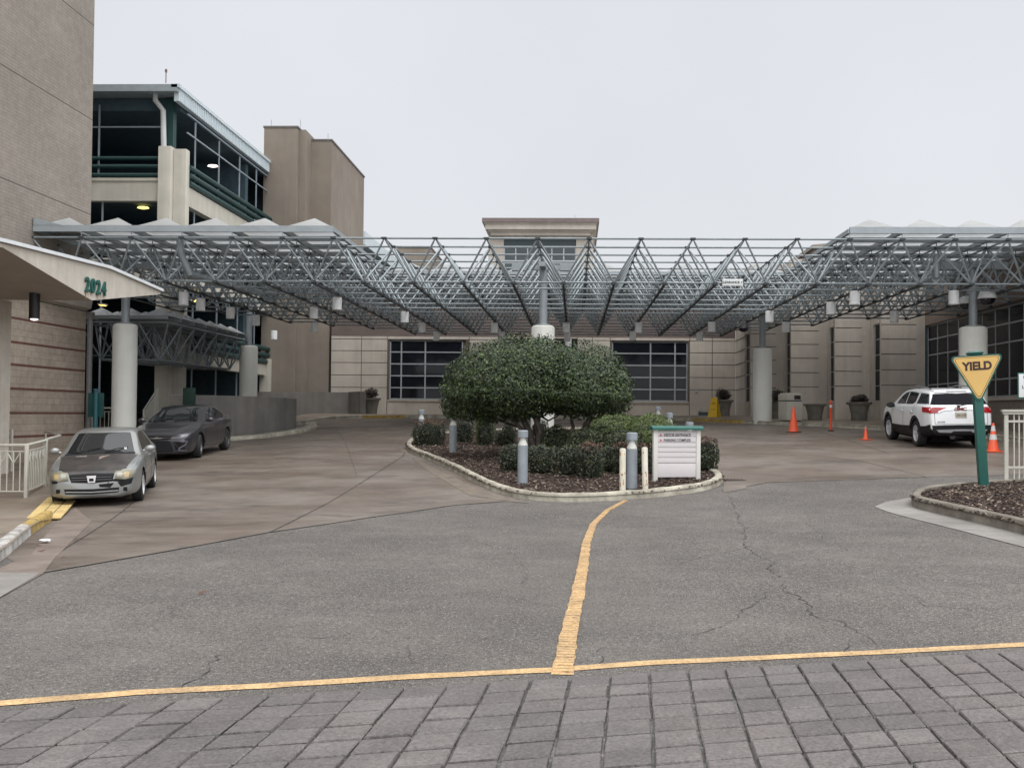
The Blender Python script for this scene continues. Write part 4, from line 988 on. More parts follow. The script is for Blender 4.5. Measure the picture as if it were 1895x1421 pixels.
for (px, py, wd, lab) in pl:
    hz = 767.5 - .0083 * (1062 - px); Y = 3.93 * 1880 / (hz - py); p = P(px, py, Y)
    if p0 is None:
        p0 = t = thing('pendant_lamp', 'white ' + lab, 'lamp', (p.x, Y, ZB - .50), group='white canister lamps under the space frame')
        mb = MB(); mb.lathe([(.0, .42), (.155, .42), (.155, 0), (.14, 0), (.14, .06), (0, .06)], n=24); mb.build('canister', M_pend, t)
        mb = MB(); mb.lathe([(.02, .42), (.02, .46)], n=8); mb.build('hanger', M_bard, t)
    else: dup(p0, (p.x, Y, ZB - .50), label='white ' + lab)

# camera domes
M_camw = pm('camera_housing', (.66, .66, .64), .4); M_smoke = pm('smoked_dome', (.015, .012, .022), .08, spec=.6); M_silv = pm('silver_housing', (.16, .155, .15), .35, metal=.6)
def dome(px, py, Y, r, lab, mat, arm=None):
    p = P(px, py, Y); t = thing('camera_dome', lab, 'camera', p)
    mb = MB(); mb.lathe([(r * .98, 0), (r, .02), (r * .97, .06), (r * .72, r * .78), (r * .5, r * .9), (0, r * .92)], n=24); mb.build('housing', mat, t)
    mb = MB(); mb.lathe([(0, -r * .62), (r * .4, -r * .57), (r * .68, -r * .38), (r * .84, 0)][::1], n=24); mb.build('glass_dome', M_smoke, t)
    mb = MB(); mb.tube([(0, 0, r * .85)] + [Vector(a) for a in arm], .03, 8); mb.build('bracket', M_beam, t)
dome(1376, 608, 41.5, .235, 'black and silver camera dome hanging from the space frame left of the rear column', M_silv, [(0, 0, ZB - P(1376, 608, 41.5).z - .05)])
dome(1827, 553, 32.6, .30, 'white camera dome on the right side of the column post above the yield sign', M_camw, [(0, 0, .36), (-.40, .35, .36)])
dome(1789, 563, 33.7, .28, 'white camera dome half hidden behind the left side of the right column post', M_camw, [(0, 0, .34), (.22, -.5, .34)])

# lower covered-walk canopy at the far left
WO2 = Vector((-15.5, 40, gz(-15.5, 40)))
W2 = thing('walkway_canopy', 'lower grey lattice walkway canopy with dull pyramid skylights at the far left', 'canopy', WO2)
xa, xb, ya, yb_ = -17.6, -14.4, 35.5, 44.2; zt, zb = EYE + 3.15, EYE + 1.85
nx, ny = 3, 7; dx, dy = (xb - xa) / nx, (yb_ - ya) / ny
for j in range(nx + 1):
    mb = MB(WO2); bar(mb, (xa + dx * j, ya, zt), (xa + dx * j, yb_, zt), .035); mb.build('top_chord', M_bar, W2)
for i in range(ny + 1):
    mb = MB(WO2); bar(mb, (xa, ya + dy * i, zt), (xb, ya + dy * i, zt), .035); mb.build('top_chord', M_bar, W2)
    mb = MB(WO2); mb.box((xa, ya + dy * i - .04, zt + .12), (xb, ya + dy * i + .04, zt + .24)); mb.build('roof_beam', M_beam, W2)
for j in range(nx):
    mb = MB(WO2); x = xa + dx * (j + .5); bar(mb, (x, ya + dy / 2, zb), (x, yb_ - dy / 2, zb), .04); mb.build('bottom_chord', M_bar, W2)
for i in range(ny):
    mb = MB(WO2); y = ya + dy * (i + .5); bar(mb, (xa + dx / 2, y, zb), (xb - dx / 2, y, zb), .04); mb.build('bottom_chord', M_bar, W2)
M_skd = pm('dirty_skylight', (.34, .35, .36), .5, var=.2)
for i in range(ny):
    for j in range(nx):
        c = Vector((xa + dx * (j + .5), ya + dy * (i + .5), zb)); mb = MB(WO2)
        for sx_ in (-1, 1):
            for sy in (-1, 1): bar(mb, c, c + Vector((sx_ * dx / 2, sy * dy / 2, zt - zb)), .034)
        mb.build('brace_cluster', M_bar, W2)
        z = zt + .25; h, k = dx / 2 - .03, dy / 2 - .03; m1 = MB(WO2)
        m1.add([(c.x - h, c.y - k, z), (c.x + h, c.y - k, z), (c.x + h, c.y + k, z), (c.x - h, c.y + k, z), (c.x, c.y, z + .32)], [(0, 1, 4), (1, 2, 4), (2, 3, 4), (3, 0, 4), (3, 2, 1, 0)]); m1.build('skylight', M_skd, W2, smooth=0)
# ================================================================== STREET FURNITURE
# light bollards
_l = None
M_bol = pm('bollard_grey', (.27, .30, .325), .5, var=.10, vs=4, vcol=(.22, .245, .265)); M_bolg = pm('bollard_lens', (.32, .34, .34), .15, spec=.6); M_cone = pm('bollard_reflector', (.85, .83, .76), .4, emit=((1, .93, .8), .02))
_t = M_bolg.node_tree; _b = _t.nodes['Principled BSDF']; _tr = _t.nodes.new('ShaderNodeBsdfTransparent'); _mx = _t.nodes.new('ShaderNodeMixShader'); _mx.inputs[0].default_value = .68
_t.links.new(_b.outputs[0], _mx.inputs[1]); _t.links.new(_tr.outputs[0], _mx.inputs[2]); _t.links.new(_mx.outputs[0], _t.nodes['Material Output'].inputs[0])
def bollard():
    t = thing('light_bollard', 'grey bollard', 'bollard', group='grey light bollards around the planted island')
    mb = MB(); mb.lathe([(.102, -.15), (.102, .76), (.085, .765), (0, .765)], n=24); mb.build('post', M_bol, t)
    mb = MB(); mb.lathe([(.0985, .765), (.0985, .93)], n=24, cap=False); mb.build('lens', M_bolg, t)
    mb = MB(); mb.lathe([(.094, .766), (.092, .79), (.045, .90), (.03, .93)], n=20); mb.build('reflector', M_cone, t)
    mb = MB(); mb.lathe([(.104, .93), (.104, 1.055), (.09, 1.07), (0, 1.07)], n=24); mb.build('cap', M_bol, t)
    return t
b0 = bollard()
bl = [(967, 895, None, 'grey light bollard standing alone at the front of the island below the left trunks'), (838, 838, None, 'grey light bollard between the two clipped shrubs at the left end of the island'),
      (1169, 906, None, 'grey light bollard between the two short white posts'), (780, 758, 33.0, 'grey bollard top showing above the leftmost clipped shrub'), (1218, 753.5, 37.5, 'far grey bollard top behind the bright green shrubs'),
      (1239, 764, 30.5, 'grey bollard rising behind the directory sign, left of its middle'), (1276, 783, 26.5, 'grey bollard cap barely showing over the green top of the directory sign')]
for k, (px, py, Y, lab) in enumerate(bl):
    if Y is None: p = G(px, py, .10)
    else: p = P(px, py, Y); p.z = max(p.z - 1.07, gz(p.x, Y) - .1)
    if k == 0: b0.location = p; b0['label'] = lab
    else: dup(b0, p, label=lab)
# short white guard posts
M_wp = pm('chipped_white_paint', (.62, .59, .50), .75, var=.08, vs=6, vcol=(.55, .50, .40), bump=.2)
M_wpr = pm('rust_patches', (.40, .24, .12), .9, var=.3, vs=15)
for (px, py, top, lean, lab) in ((1152, 910, 830, .0, 'short white steel post left of the grey bollard by the kerb'), (1194, 906, 828, .02, 'short white rust-marked post right of the grey bollard by the kerb')):
    p = G(px, py, .12); h = (py - top) / 1880 * p.y
    t = thing('guard_post', lab, 'post', p); t.rotation_euler = (0, -lean, 0); mb = MB(); mb.lathe([(.057, -.2), (.057, h - .02), (.045, h), (0, h + .005)], n=16); mb.build('post_shaft', M_wp, t)
    mb = MB()
    for q in range(9): a = random.uniform(3.4, 6.0); z = random.uniform(.0, .35) if q < 7 else h - .1; mb.obox((.0565 * math.cos(a), .0565 * math.sin(a), z), (-math.sin(a), math.cos(a), 0), (math.cos(a), math.sin(a), 0), (0, 0, 1), random.uniform(.006, .018), .002, random.uniform(.01, .05))
    mb.build('rust_spots', M_wpr, t)
# directory sign
a, b_ = G(1212, 889, .12), G(1291, 886, .12)
u = (b_ - a); u.z = 0; Ls = u.length; u.normalize(); ang = math.atan2(u.y, u.x)
t = thing('directory_sign', 'white directory sign with green cap reading visitor entrance and parking complex', 'sign', (a + b_) / 2, ang)
hs_ = Ls / 2; H_ = (889 - 797) / 1880 * a.y
M_sw = pm('sign_white_paint', (.62, .60, .56), .6, var=.06, vs=3); M_sp = pm('sign_panel', (.60, .56, .555), .55, var=.04, vs=2)
for sgn in (-1, 1):
    mb = MB(); mb.bbox((sgn * hs_ - .045, -.045, -.15), (sgn * hs_ + .045, .045, H_), .006); mb.build('post', M_sw, t)
mb = MB(); mb.prism([(-hs_ - .09, -.11, H_), (-hs_ - .09, -.11, H_ + .04), (-hs_ - .09, 0, H_ + .085), (-hs_ - .09, .11, H_ + .04), (-hs_ - .09, .11, H_)], (2 * hs_ + .18, 0, 0)); mb.build('green_cap', M_green, t)
zz = [.06, .37, .475, .58, .685, .79, .865, .94, H_ - .03]
zz = [.05] + [.05 + (H_ - .06) * k for k in (.30, .42, .53, .635, .74, .87, 1.)]
for z0, z1 in zip(zz, zz[1:]):
    mb = MB(); mb.bbox((-hs_ + .048, -.03, z0 + .004), (hs_ - .048, .02, z1 - .004), .004); mb.build('sign_board', M_sp, t)
M_txt = pm('dark_grey_lettering', (.06, .055, .06), .6, var=0); M_redt = pm('red_arrow', (.45, .02, .03), .5, var=0)
for k, s_ in enumerate(('VISITOR ENTRANCE', 'PARKING COMPLEX')):
    z = H_ - .105 - .105 * k
    text('lettering', s_, .082, M_txt, t, face_mtx((-hs_ + .17, -.033, z), (1, 0, 0), (0, 0, 1)), .0012, align='LEFT', sx=.78, off=.0022)
    mb = MB(); mb.prism([(-hs_ + .085, -.031, z - .026), (-hs_ + .14, -.031, z), (-hs_ + .085, -.031, z + .026), (-hs_ + .098, -.031, z)], (0, -.004, 0)); mb.build('arrow', M_redt, t)
# yield sign on a leaning square green post
p = G(1820, 898, .15); Yp = p.y; hpost = (898 - 650) / 1880 * Yp
lean = math.atan2(1820 - 1803.5, 898 - 650)
t = thing('yield_sign', 'yellow triangular yield sign on a leaning dark green square post', 'sign', p)
t.rotation_euler = (rad(1), -lean, rad(-6))
mb = MB(); mb.bbox((-.078, -.078, -.2), (.078, .078, hpost - .12), .008); mb.build('post', M_green, t)
mb = MB(); z = hpost - .12; mb.add([(-.09, -.09, z), (.09, -.09, z), (.09, .09, z), (-.09, .09, z), (-.13, -.13, z + .06), (.13, -.13, z + .06), (.13, .13, z + .06), (-.13, .13, z + .06), (-.10, -.10, z + .085), (.10, -.10, z + .085), (.10, .10, z + .085), (-.10, .10, z + .085)],
   [(3, 2, 1, 0), (0, 1, 5, 4), (1, 2, 6, 5), (2, 3, 7, 6), (3, 0, 4, 7), (4, 5, 9, 8), (5, 6, 10, 9), (6, 7, 11, 10), (7, 4, 8, 11), (8, 9, 10, 11)]); mb.build('post_cap', M_green, t, smooth=0)
def rtri(s, r, cz, n=6):
    """rounded triangle, point down; s = inradius-ish size"""
    pts = []; c = [(0, -2 * s), (s * 1.732, s), (-s * 1.732, s)]
    c = [(x * .93, y) for x, y in c]
    for i, (x, y) in enumerate(c):
        l = math.hypot(x, y); ix, iy = x - x / l * r * 2, y - y / l * r * 2; a0 = math.atan2(y, x)
        for k in range(n + 1): a = a0 + (k / n - .5) * rad(120); pts.append((ix + r * math.cos(a), iy + r * math.sin(a)))
    return pts
ztop_ = hpost - .10; cz = ztop_ - .30
def tri(name, s, r, y, th, mat):
    mb = MB(); mb.prism([(x, y, z_ + cz) for x, z_ in rtri(s, r, 0)], (0, th, 0)); mb.build(name, mat, t)
M_yy = pm('yield_yellow', (.66, .42, .13), .5, var=.05, vs=3)
tri('backing_plate', .300, .065, -.098, .018, M_green); tri('yellow_border', .272, .05, -.101, .003, M_yy); tri('black_line', .255, .04, -.1025, .0016, M_blk); tri('yellow_face', .247, .036, -.104, .0016, M_yy)
text('lettering', 'YIELD', .205, pm('brown_black_lettering', (.035, .012, .010), .5, var=0), t, face_mtx((.0, -.1065, cz + .088), (1, 0, 0), (0, 0, 1)), .0012, sx=.95, off=.0095)
mb = MB()
for z in (cz + .2, cz - .2): mb.lathe([(.014, -.104), (.014, -.109), (0, -.111)], (0, 0, z), 8, 'y')
# small notice sign at the right edge
p = P(1885, 713, 19.5); t = thing('notice_sign', 'white notice sign with green border cut off by the right edge', 'sign', (p.x + .22, p.y, gz(p.x, p.y) + .1))
zc = p.z - t.location.z
mb = MB(); mb.bbox((-.235, .0, zc - .25), (.30, .02, zc + .24), .008); mb.build('border_plate', M_green, t)
mb = MB(); mb.bbox((-.215, -.004, zc - .225), (.28, .004, zc + .215), .002); mb.build('sign_face', M_wht, t)
mb = MB(); mb.bbox((.0, .022, -.2), (.07, .08, zc + .28), .005); mb.build('post', M_green, t)
for k, s_ in enumerate(('PATIENT', 'PICK UP', 'LOADING', 'ONLY')): text('lettering', s_, .085, M_txt, t, face_mtx((.03, -.006, zc + .155 - .095 * k), (1, 0, 0), (0, 0, 1)), .001, off=.002)
text('lettering', '15 MINUTES', .06, M_txt, t, face_mtx((.03, -.006, zc - .195), (1, 0, 0), (0, 0, 1)), .001, off=.001)
# white railings
p = G(1862, 892, .15); q = G(1990, 893, .15)
hr = (892 - 762) / 1880 * p.y
M_wrail = MATS['cream_painted_rail']
t = thing('white_fence', 'cream metal fence with close vertical bars at the right edge behind the mulch bed', 'fence', p)
u = (q - p); Lf = u.length + 1; u.normalize()
mb = MB(p); mb.obox(p + u * (Lf / 2 - .06) + Vector((0, 0, hr)), u, (-u.y, u.x, 0), (0, 0, 1), Lf / 2 + .02, .07, .02); mb.obox(p + u * (Lf / 2 - .06) + Vector((0, 0, hr - .045)), u, (-u.y, u.x, 0), (0, 0, 1), Lf / 2 - .0, .045, .025); mb.build('top_rail', M_wrail, t)
for z in (hr - .20, .28): mb = MB(p); mb.obox(p + u * (Lf / 2) + Vector((0, 0, z)), u, (-u.y, u.x, 0), (0, 0, 1), Lf / 2, .022, .02); mb.build('rail', M_wrail, t)
for s_ in (0, 2.1): mb = MB(p); c = p + u * s_; mb.obox(c + Vector((0, 0, hr / 2 - .05)), u, (-u.y, u.x, 0), (0, 0, 1), .034, .034, hr / 2 - .03); mb.build('post', M_wrail, t)
s_ = .14
while s_ < Lf: 
    if abs(s_ - 2.1) > .07: mb = MB(p); c = p + u * s_; mb.obox(c + Vector((0, 0, hr / 2 + .01)), u, (-u.y, u.x, 0), (0, 0, 1), .011, .011, hr / 2 - .05); mb.build('baluster', M_wrail, t)
    s_ += .088
# side return of the fence
t = None
lp = [G(-60, 912, .15), G(48, 917, .10), G(83, 902, .10)]
railing('ramp_railing', 'cream railing with V shaped tops at the left edge beside the silver saloon', [xy(v) for v in lp], .98, .125, lp[1], lambda p_: gz(p_[0], p_[1]) + .08, deco=True)
lq = [G(-60, 885, .13), G(0, 880, .13), G(84, 902, .10)]
railing('rear_ramp_railing', 'cream railing behind the V topped railing at the left edge', [xy(G(-60, 868, .13)), xy(G(20, 872, .13))], 1.0, .125, G(0, 880, .13), lambda p_: gz(p_[0], p_[1]) + .1, deco=False)
a = G(84, 902, .1); b_ = G(110, 880, .1); c_ = Vector((-13.3, 25.2, 0))
t = thing('wall_handrail', 'thin cream handrail running from the ramp railing towards the brick wall behind the silver saloon', 'handrail', a)
mb = MB(a); mb.tube([a + Vector((0, 0, .98)), b_ + Vector((0, 0, .92)), (c_.x, c_.y, gz(c_.x, c_.y) + .98)], .025, 8); mb.build('rail', M_wrail, t)
mb = MB(a); mb.tube([(c_.x, c_.y, gz(c_.x, c_.y)), (c_.x, c_.y, gz(c_.x, c_.y) + .98)], .022, 8); mb.build('post', M_wrail, t)
r1 = [xy(P(192, 770, 35)), xy(P(232, 770, 35))]
railing('rear_railing', 'cream railing between the green sign back and the left white column', [xy(P(170, 770, 35.4)), xy(P(240, 770, 35.6))], 1.1, .13, P(200, 790, 35.5) * 1, lambda p_: gz(p_[0], p_[1]) + .12)
railing('stair_railing', 'sloping cream stair railing right of the left white column', [xy(P(266, 770, 36.0)), xy(P(291, 770, 37.6))], 1.0, .12, Vector((*xy(P(266, 770, 36)), .8)), lambda p_: gz(p_[0], p_[1]) + .12 + .75 * max(0, (p_[1] - 36.0) / 1.6))
# green sign back on a post
p = P(177, 790, 33.0); p.z = gz(p.x, 33.) + .1
t = thing('post_sign', 'back of a dark green sign panel on a teal post beside the brick wall corner', 'sign', p)
zt_ = P(177, 722, 33.).z - p.z; zb_ = P(177, 772, 33.).z - p.z; zu = P(177, 727, 33.).z - p.z
mb = MB(); mb.tube([(.03, -.08, -.2), (.03, -.08, zt_)], .07, 10); mb.lathe([(.1, zt_), (.1, zt_ + .03), (0, zt_ + .06)], (.03, -.08, 0), 12); mb.build('post', pm('teal_post', (.02, .10, .12), .45), t)
mb = MB(); mb.bbox((-.27, -.01, zb_), (.25, .04, zu), .01); mb.build('sign_panel', pm('dark_teal_panel', (.010, .06, .055), .5, var=.2), t)
p = P(350, 747, 34.8); t = thing('green_box_sign', 'small dark green sign panel standing behind the curved grey wall', 'sign', (p.x, 34.8, gz(p.x, 34.8)))
mb = MB(); z0 = P(350, 752, 34.8).z - t.location.z; z1 = P(350, 718, 34.8).z - t.location.z; mb.bbox((-.21, -.05, z0), (.21, .05, z1), .01); mb.build('sign_panel', pm('dark_green_panel2', (.005, .032, .022), .5), t)
mb = MB(); mb.tube([(0, .03, -.2), (0, .03, z1)], .05, 8); mb.build('post', M_green, t)

# traffic cones
M_or = pm('cone_orange', (.68, .085, .025), .5, var=.06, vs=6); M_ref = pm('cone_reflector', (.62, .62, .60), .4, var=.08); M_cb = pm('cone_base_black', (.03, .02, .02), .7)
def cone(px, py, dz, h, bw, lab, base, bands, rot=.3):
    p = G(px, py, dz); t = thing('traffic_cone', lab, 'traffic cone', p, rot)
    s = h / .71
    mb = MB(); r_ = lambda z: .115 * s * (1 - z / h) + .024 * s
    mb.bbox((-bw / 2, -bw / 2, 0), (bw / 2, bw / 2, .03), .01); mb.build('base', base, t)
    mb = MB(); mb.lathe([(r_(.03) + .012, .028), (r_(.05), .05), (r_(h), h - .01), (.016 * s, h), (0, h)], n=22); mb.build('cone_body', M_or, t)
    for (z0, z1) in bands:
        m1 = MB(); m1.lathe([(r_(z0 * h) + .003, z0 * h), (r_(z1 * h) + .003, z1 * h)], n=22); m1.build('reflective_band', M_ref, t)
cone(1468.5, 800, 0, .93, .40, 'tall plain orange cone beside the beige litter bin', M_cb, [])
cone(1602, 814, 0, .44, .30, 'small plain orange cone on the driveway left of the white car', M_or, [])
cone(1838, 836, 0, .78, .46, 'orange cone with two reflective bands between the white car and the white fence', M_or, [(.72, .90), (.42, .60)], .1)
p = G(1537.5, 798, 0); t = thing('delineator_post', 'thin orange delineator post on the kerb line between two planters', 'post', p)
mb = MB(); mb.lathe([(.045, .02), (.045, 1.02), (.05, 1.03), (.05, 1.10), (.03, 1.12), (0, 1.12)], n=14); mb.build('tube', M_or, t)
mb = MB(); mb.lathe([(.11, 0), (.11, .03), (.05, .05)], n=14); mb.build('base', M_cb, t)
mb = MB(); mb.lathe([(.047, .86), (.047, .96)], n=14); mb.build('reflective_band', M_ref, t)
# litter bin
p = G(1462, 779, .14); t = thing('litter_bin', 'beige square litter bin with a dark opening beside the right rear column', 'litter bin', p, rad(18))
M_bin = pm('bin_beige', (.50, .48, .41), .8, var=.06, bump=.2, bs=80, fine=.06)
wb = .36; mb = MB(); mb.bbox((-wb, -wb, .03), (wb, wb, .82), .03); mb.build('bin_body', M_bin, t)
mb = MB(); mb.bbox((-wb - .01, -wb - .01, .85), (wb + .01, wb + .01, 1.13), .04); mb.bbox((-wb + .05, -wb + .05, 1.10), (wb - .05, wb - .05, 1.17), .03); mb.build('bin_hood', M_bin, t)
mb = MB(); mb.box((-wb + .02, -wb + .02, .80), (wb - .02, wb - .02, .87)); mb.box((-wb + .04, -wb + .04, -.03), (wb - .04, wb - .04, .05)); mb.build('dark_gap', M_cb, t)
mb = MB(); mb.bbox((-.02, -wb - .018, .90), (wb - .08, -wb - .004, 1.07), .01); mb.build('opening', M_cb, t)
# yellow floor sign
p = G(1322, 772, .14); t = thing('wet_floor_sign', 'yellow folding wet floor sign leaning by the round shrub planter', 'sign', p, rad(-35))
M_yf = pm('plastic_yellow', (.72, .45, .03), .45, var=.05)
for sg in (-1, 1):
    mb = MB(); mb.prism([(-.24, sg * .22, 0), (.24, sg * .22, 0), (.15, sg * .015, .92), (-.15, sg * .015, .92)], (0, .015 * sg, .0)); f = mb.build('folding_leaf', M_yf, t)
    mb = MB()
    if sg < 0: 
        for z, l in ((.66, .10), (.60, .12), (.34, .13)): y = -.22 + (.205 / .92) * z; mb.box((-l, y - .012, z), (l, y + .0, z + .03))
        mb.build('printed_bars', M_cb, f)
# planters
M_pot = pm('planter_grey', (.20, .185, .15), .85, var=.15, vs=4, bump=.3, bs=30, vcol=(.15, .14, .12))
def planter(px, py, Y, wt, h, lab, shrub, hp=0., dark=False):
    p = P(px, py, Y); p.z = gz(p.x, Y) + .13
    t = thing('planter', lab, 'planter', p, group=None)
    r = wt / 2; mb = MB()
    mb.lathe([(r * .60, 0), (r * .62, .05), (r * .66, h * .45), (r * .70, h * .47), (r * .70, h * .52), (r * .82, h * .86), (r * .97, h * .87), (r, h * .90), (r, h), (r * .88, h), (r * .85, h * .9), (0, h * .88)], n=28)
    mb.build('pot', M_pot, t)
    if shrub: foliage_ball('shrub', t, (0, 0, h + shrub[2] * .55), shrub, MATS['planter_leaf'])
    return t
def leafcloud(mb, c, rx, ry, rz, n, size, rnd, shell=.75, flat=None, clump=None):
    c = Vector(c)
    for _ in range(n):
        v = Vector((rnd.gauss(0, 1), rnd.gauss(0, 1), rnd.gauss(0, 1))).normalized()
        k = shell + (1 - shell) * rnd.random() if rnd.random() < .85 else rnd.random() * shell
        if clump: k *= 1 + clump * math.sin(v.x * 7 + c.x * 3) * math.sin(v.y * 6 + 1) * math.sin(v.z * 8 + c.y)
        k *= rnd.uniform(.97, 1.05)
        p = c + Vector((v.x * rx * k, v.y * ry * k, v.z * rz * k))
        nrm = (v + Vector((rnd.gauss(0, .6), rnd.gauss(0, .6), rnd.gauss(0, .6) + .3))).normalized()
        leaf(mb, p, nrm, size * rnd.uniform(.6, 1.25), rnd)
def leaf(mb, p, nrm, s, rnd):
    t1 = nrm.orthogonal().normalized(); t1 = Matrix.Rotation(rnd.uniform(0, 2 * PI), 3, nrm) @ t1; t2 = nrm.cross(t1)
    w_ = s * .42; bend = nrm * s * .12
    n = len(mb.v); o = mb.o
    mb.v += [p - t1 * s * .5 - o, p + t2 * w_ * .5 - bend * .2 - o, p + t1 * s * .5 - bend - o, p - t2 * w_ * .5 - bend * .2 - o]
    mb.f.append([n, n + 1, n + 2, n + 3]); mb.mi.append(mb.m)
def foliage_ball(name, parent, c, dims, mat, n=1600, size=.09, seed=1):
    rnd = random.Random(seed + int(c[2] * 100)); mb = MB()
    for k in range(5):
        a = k * 1.256; leafcloud(mb, (c[0] + dims[0] * .38 * math.cos(a), c[1] + dims[0] * .38 * math.sin(a), c[2] + rnd.uniform(-.05, .12)), dims[0] * .6, dims[0] * .6, dims[2] * .62, n // 5, size, rnd, .5)
    return mb.build(name, mat, parent, smooth=0, fixn=False)
leaf_mat('planter_leaf', (.018, .016, .014), (.075, .050, .045), .55)
planter(1338, 771, 49.6, 1.02, .78, 'grey planter with a round dark shrub beside the yellow floor sign', (.42, .42, .42))
planter(1440, 777, 46.6, 1.0, .78, 'grey planter with a dark shrub half hidden behind the right rear column', (.40, .4, .42))
planter(1508, 779.5, 44.4, .98, .70, 'empty grey tapered planter right of the litter bin', None)
planter(1590, 779.5, 43.2, 1.05, .78, 'grey planter with a low ragged dark plant in front of the third beige bay', (.42, .42, .20))
planter(686.5, 770, 51.8, 1.0, .82, 'grey planter with a round purple shrub left of the left gridded window', (.42, .42, .44))
planter(868, 768, 51.8, 1.0, .80, 'grey planter with a dark shrub mostly hidden behind the tree, at the entrance', (.40, .42, .42))
# litter by the kerb
p = G(83, 1003, .02); t = thing('paper_scrap', 'crumpled white paper scrap in the gutter by the worn white kerb', 'litter', p)
mb = MB(); rnd = random.Random(2); mb.lathe([(.0, .0), (.05, .01), (.06, .025), (.03, .04), (0, .045)], n=9, sx=1.3); [setattr(mb, 'v', [v + Vector((rnd.uniform(-.012, .012), rnd.uniform(-.012, .012), rnd.uniform(-.004, .006))) for v in mb.v])]
mb.build('crumple', M_wht, t)
for (px, py) in ((374, 1097), (72, 1010), (118, 1030), (77, 1020)):
    p = G(px, py, .012); t = thing('dead_leaf', {374: 'curled brown leaf alone on the asphalt at left', 72: 'brown leaf nearest the worn kerb by the paper scrap', 118: 'brown leaf on the dark seam beyond the paper scrap', 77: 'brown leaf below the paper scrap'}[px], 'leaf', p, random.uniform(0, 6))
    mb = MB(); mb.add([(-.05, 0, .004), (0, .02, .012), (.05, 0, .02), (0, -.022, .006)], [(0, 1, 2, 3)]).add([(-.05, 0, .003), (0, .02, .011), (.05, 0, .019), (0, -.022, .005)], [(3, 2, 1, 0)]); mb.build('blade', pm('dead_leaf', (.12, .045, .025), .8), t, fixn=False)
# drain by the island tip
p = G(1352, 888, .004); t = thing('drain_grate', 'rusty drain grate on the concrete at the right tip of the island', 'drain', p)
mb = MB(); mb.box((-.16, -.22, .004), (.3, .22, .012)); mb.build('frame', pm('drain_iron', (.06, .045, .04), .8, var=.3, vs=12), t)
mb = MB()
for k in range(6): mb.box((-.12 + k * .07, -.19, .0125), (-.10 + k * .07, .19, .02))
mb.build('bars', pm('drain_bars', (.11, .075, .06), .8), t)

# ================================================================== PLANTS
leaf_mat('tree_leaf', (.008, .021, .006), (.033, .058, .014), .5, (.11, .14, .034))
leaf_mat('hedge_leaf', (.010, .016, .008), (.034, .047, .018), .5, (.075, .065, .028))
leaf_mat('hedge_red', (.045, .028, .012), (.10, .045, .022), .55, (.14, .06, .03))
leaf_mat('azalea_leaf', (.035, .060, .012), (.095, .135, .026), .5, (.16, .19, .04))
leaf_mat('dark_azalea', (.015, .024, .010), (.045, .060, .022), .5, (.09, .095, .03))
M_bark = pm('bark', (.085, .070, .060), .9, var=.25, vs=10, bump=.6, bs=30, vcol=(.13, .11, .095))
M_core = pm('twig_shadow', (.012, .014, .008), 1.)  # shade inside the shrubs, put into the colour of a solid core
def outline_top(px):
    pts = [(812, 778), (816, 752), (824, 718), (840, 688), (868, 660), (905, 640), (950, 628), (1000, 620), (1050, 630), (1090, 650), (1125, 676), (1150, 706), (1165, 738), (1173, 765)]
    for (a, b_), (c, d) in zip(pts, pts[1:]):
        if a <= px <= c: return b_ + (d - b_) * (px - a) / (c - a)
    return 790
def tree(name, label, base, lobes, stems, n, seed, canopyY):
    rnd = random.Random(seed); t = thing(name, label, 'tree', base)
    mb = MB(base)
    for (path, r0, r1) in stems:
        pts = chain(path, rnd); k = len(pts); mb.tube(pts, [r0 + (r1 - r0) * i / (k - 1) for i in range(k)], 8)
    mb.build('trunk', M_bark, t)
    mb = MB(base)
    for (c, rx, ry, rz, nn) in lobes: leafcloud(mb, c, rx, ry, rz, nn, .085, rnd, .72, clump=.06)
    mb.build('crown', MATS['tree_leaf'], t, smooth=0, fixn=False)
    return t
def chain(path, rnd, j=.03):
    out = []
    for a, b_ in zip(path, path[1:]):
        a, b_ = Vector(a), Vector(b_)
        for i in range(4): out.append(a.lerp(b_, i / 4) + Vector((rnd.uniform(-j, j), rnd.uniform(-j, j), 0)) * (1 if out else 0))
    out.append(Vector(path[-1])); return out
YT_ = 26.3
def TP(px, py, dy=0): return P(px, py, YT_ + dy)
def px2m(p, Y=YT_): return p * Y / 1880
def crown(parent, base, cx, half_w, y_top, y_mid, y_bot, depth, n, rnd, mat, size):
    """umbrella crown: dome above, shallow hollow underside"""
    mb = MB(base); c = TP(cx, y_mid); rx = px2m(half_w); rt = px2m(y_mid - y_top); rb = px2m(y_bot - y_mid)
    k = 0
    while k < n:
        v = Vector((rnd.gauss(0, 1), rnd.gauss(0, 1), rnd.gauss(0, 1))).normalized()
        up = v.z > 0
        s = rnd.uniform(.90, 1.015) if rnd.random() < .72 else rnd.uniform(.6, .92)
        bump_ = 1 + .045 * math.sin(v.x * 9 + 1.3) * math.cos(v.y * 8) + .035 * math.sin(v.z * 14 + v.x * 5)
        s *= bump_
        z = v.z * (rt if up else rb)
        if not up and abs(v.x) < .55 and rnd.random() < .55: z *= rnd.uniform(.0, .5)
        p = c + Vector((v.x * rx * s, v.y * depth * s, z * s)); k += 1
        nrm = (v + Vector((rnd.gauss(0, .65), rnd.gauss(0, .65), rnd.gauss(0, .5) + .35))).normalized()
        leaf(mb, p, nrm, size * rnd.uniform(.6, 1.2), rnd)
    return mb
rnd = random.Random(21)
base = G(992, 832, .1)
base = Vector((P(992, 832, YT_).x, YT_, gz(-.7, YT_) + .08))
t = thing('clipped_tree', 'larger multi-stemmed tree clipped to a dome, left half of the big crown on the island', 'tree', base)
mb = crown(t, base, 950, 133, 622, 722, 775, 2.0, 26000, rnd, None, .078)
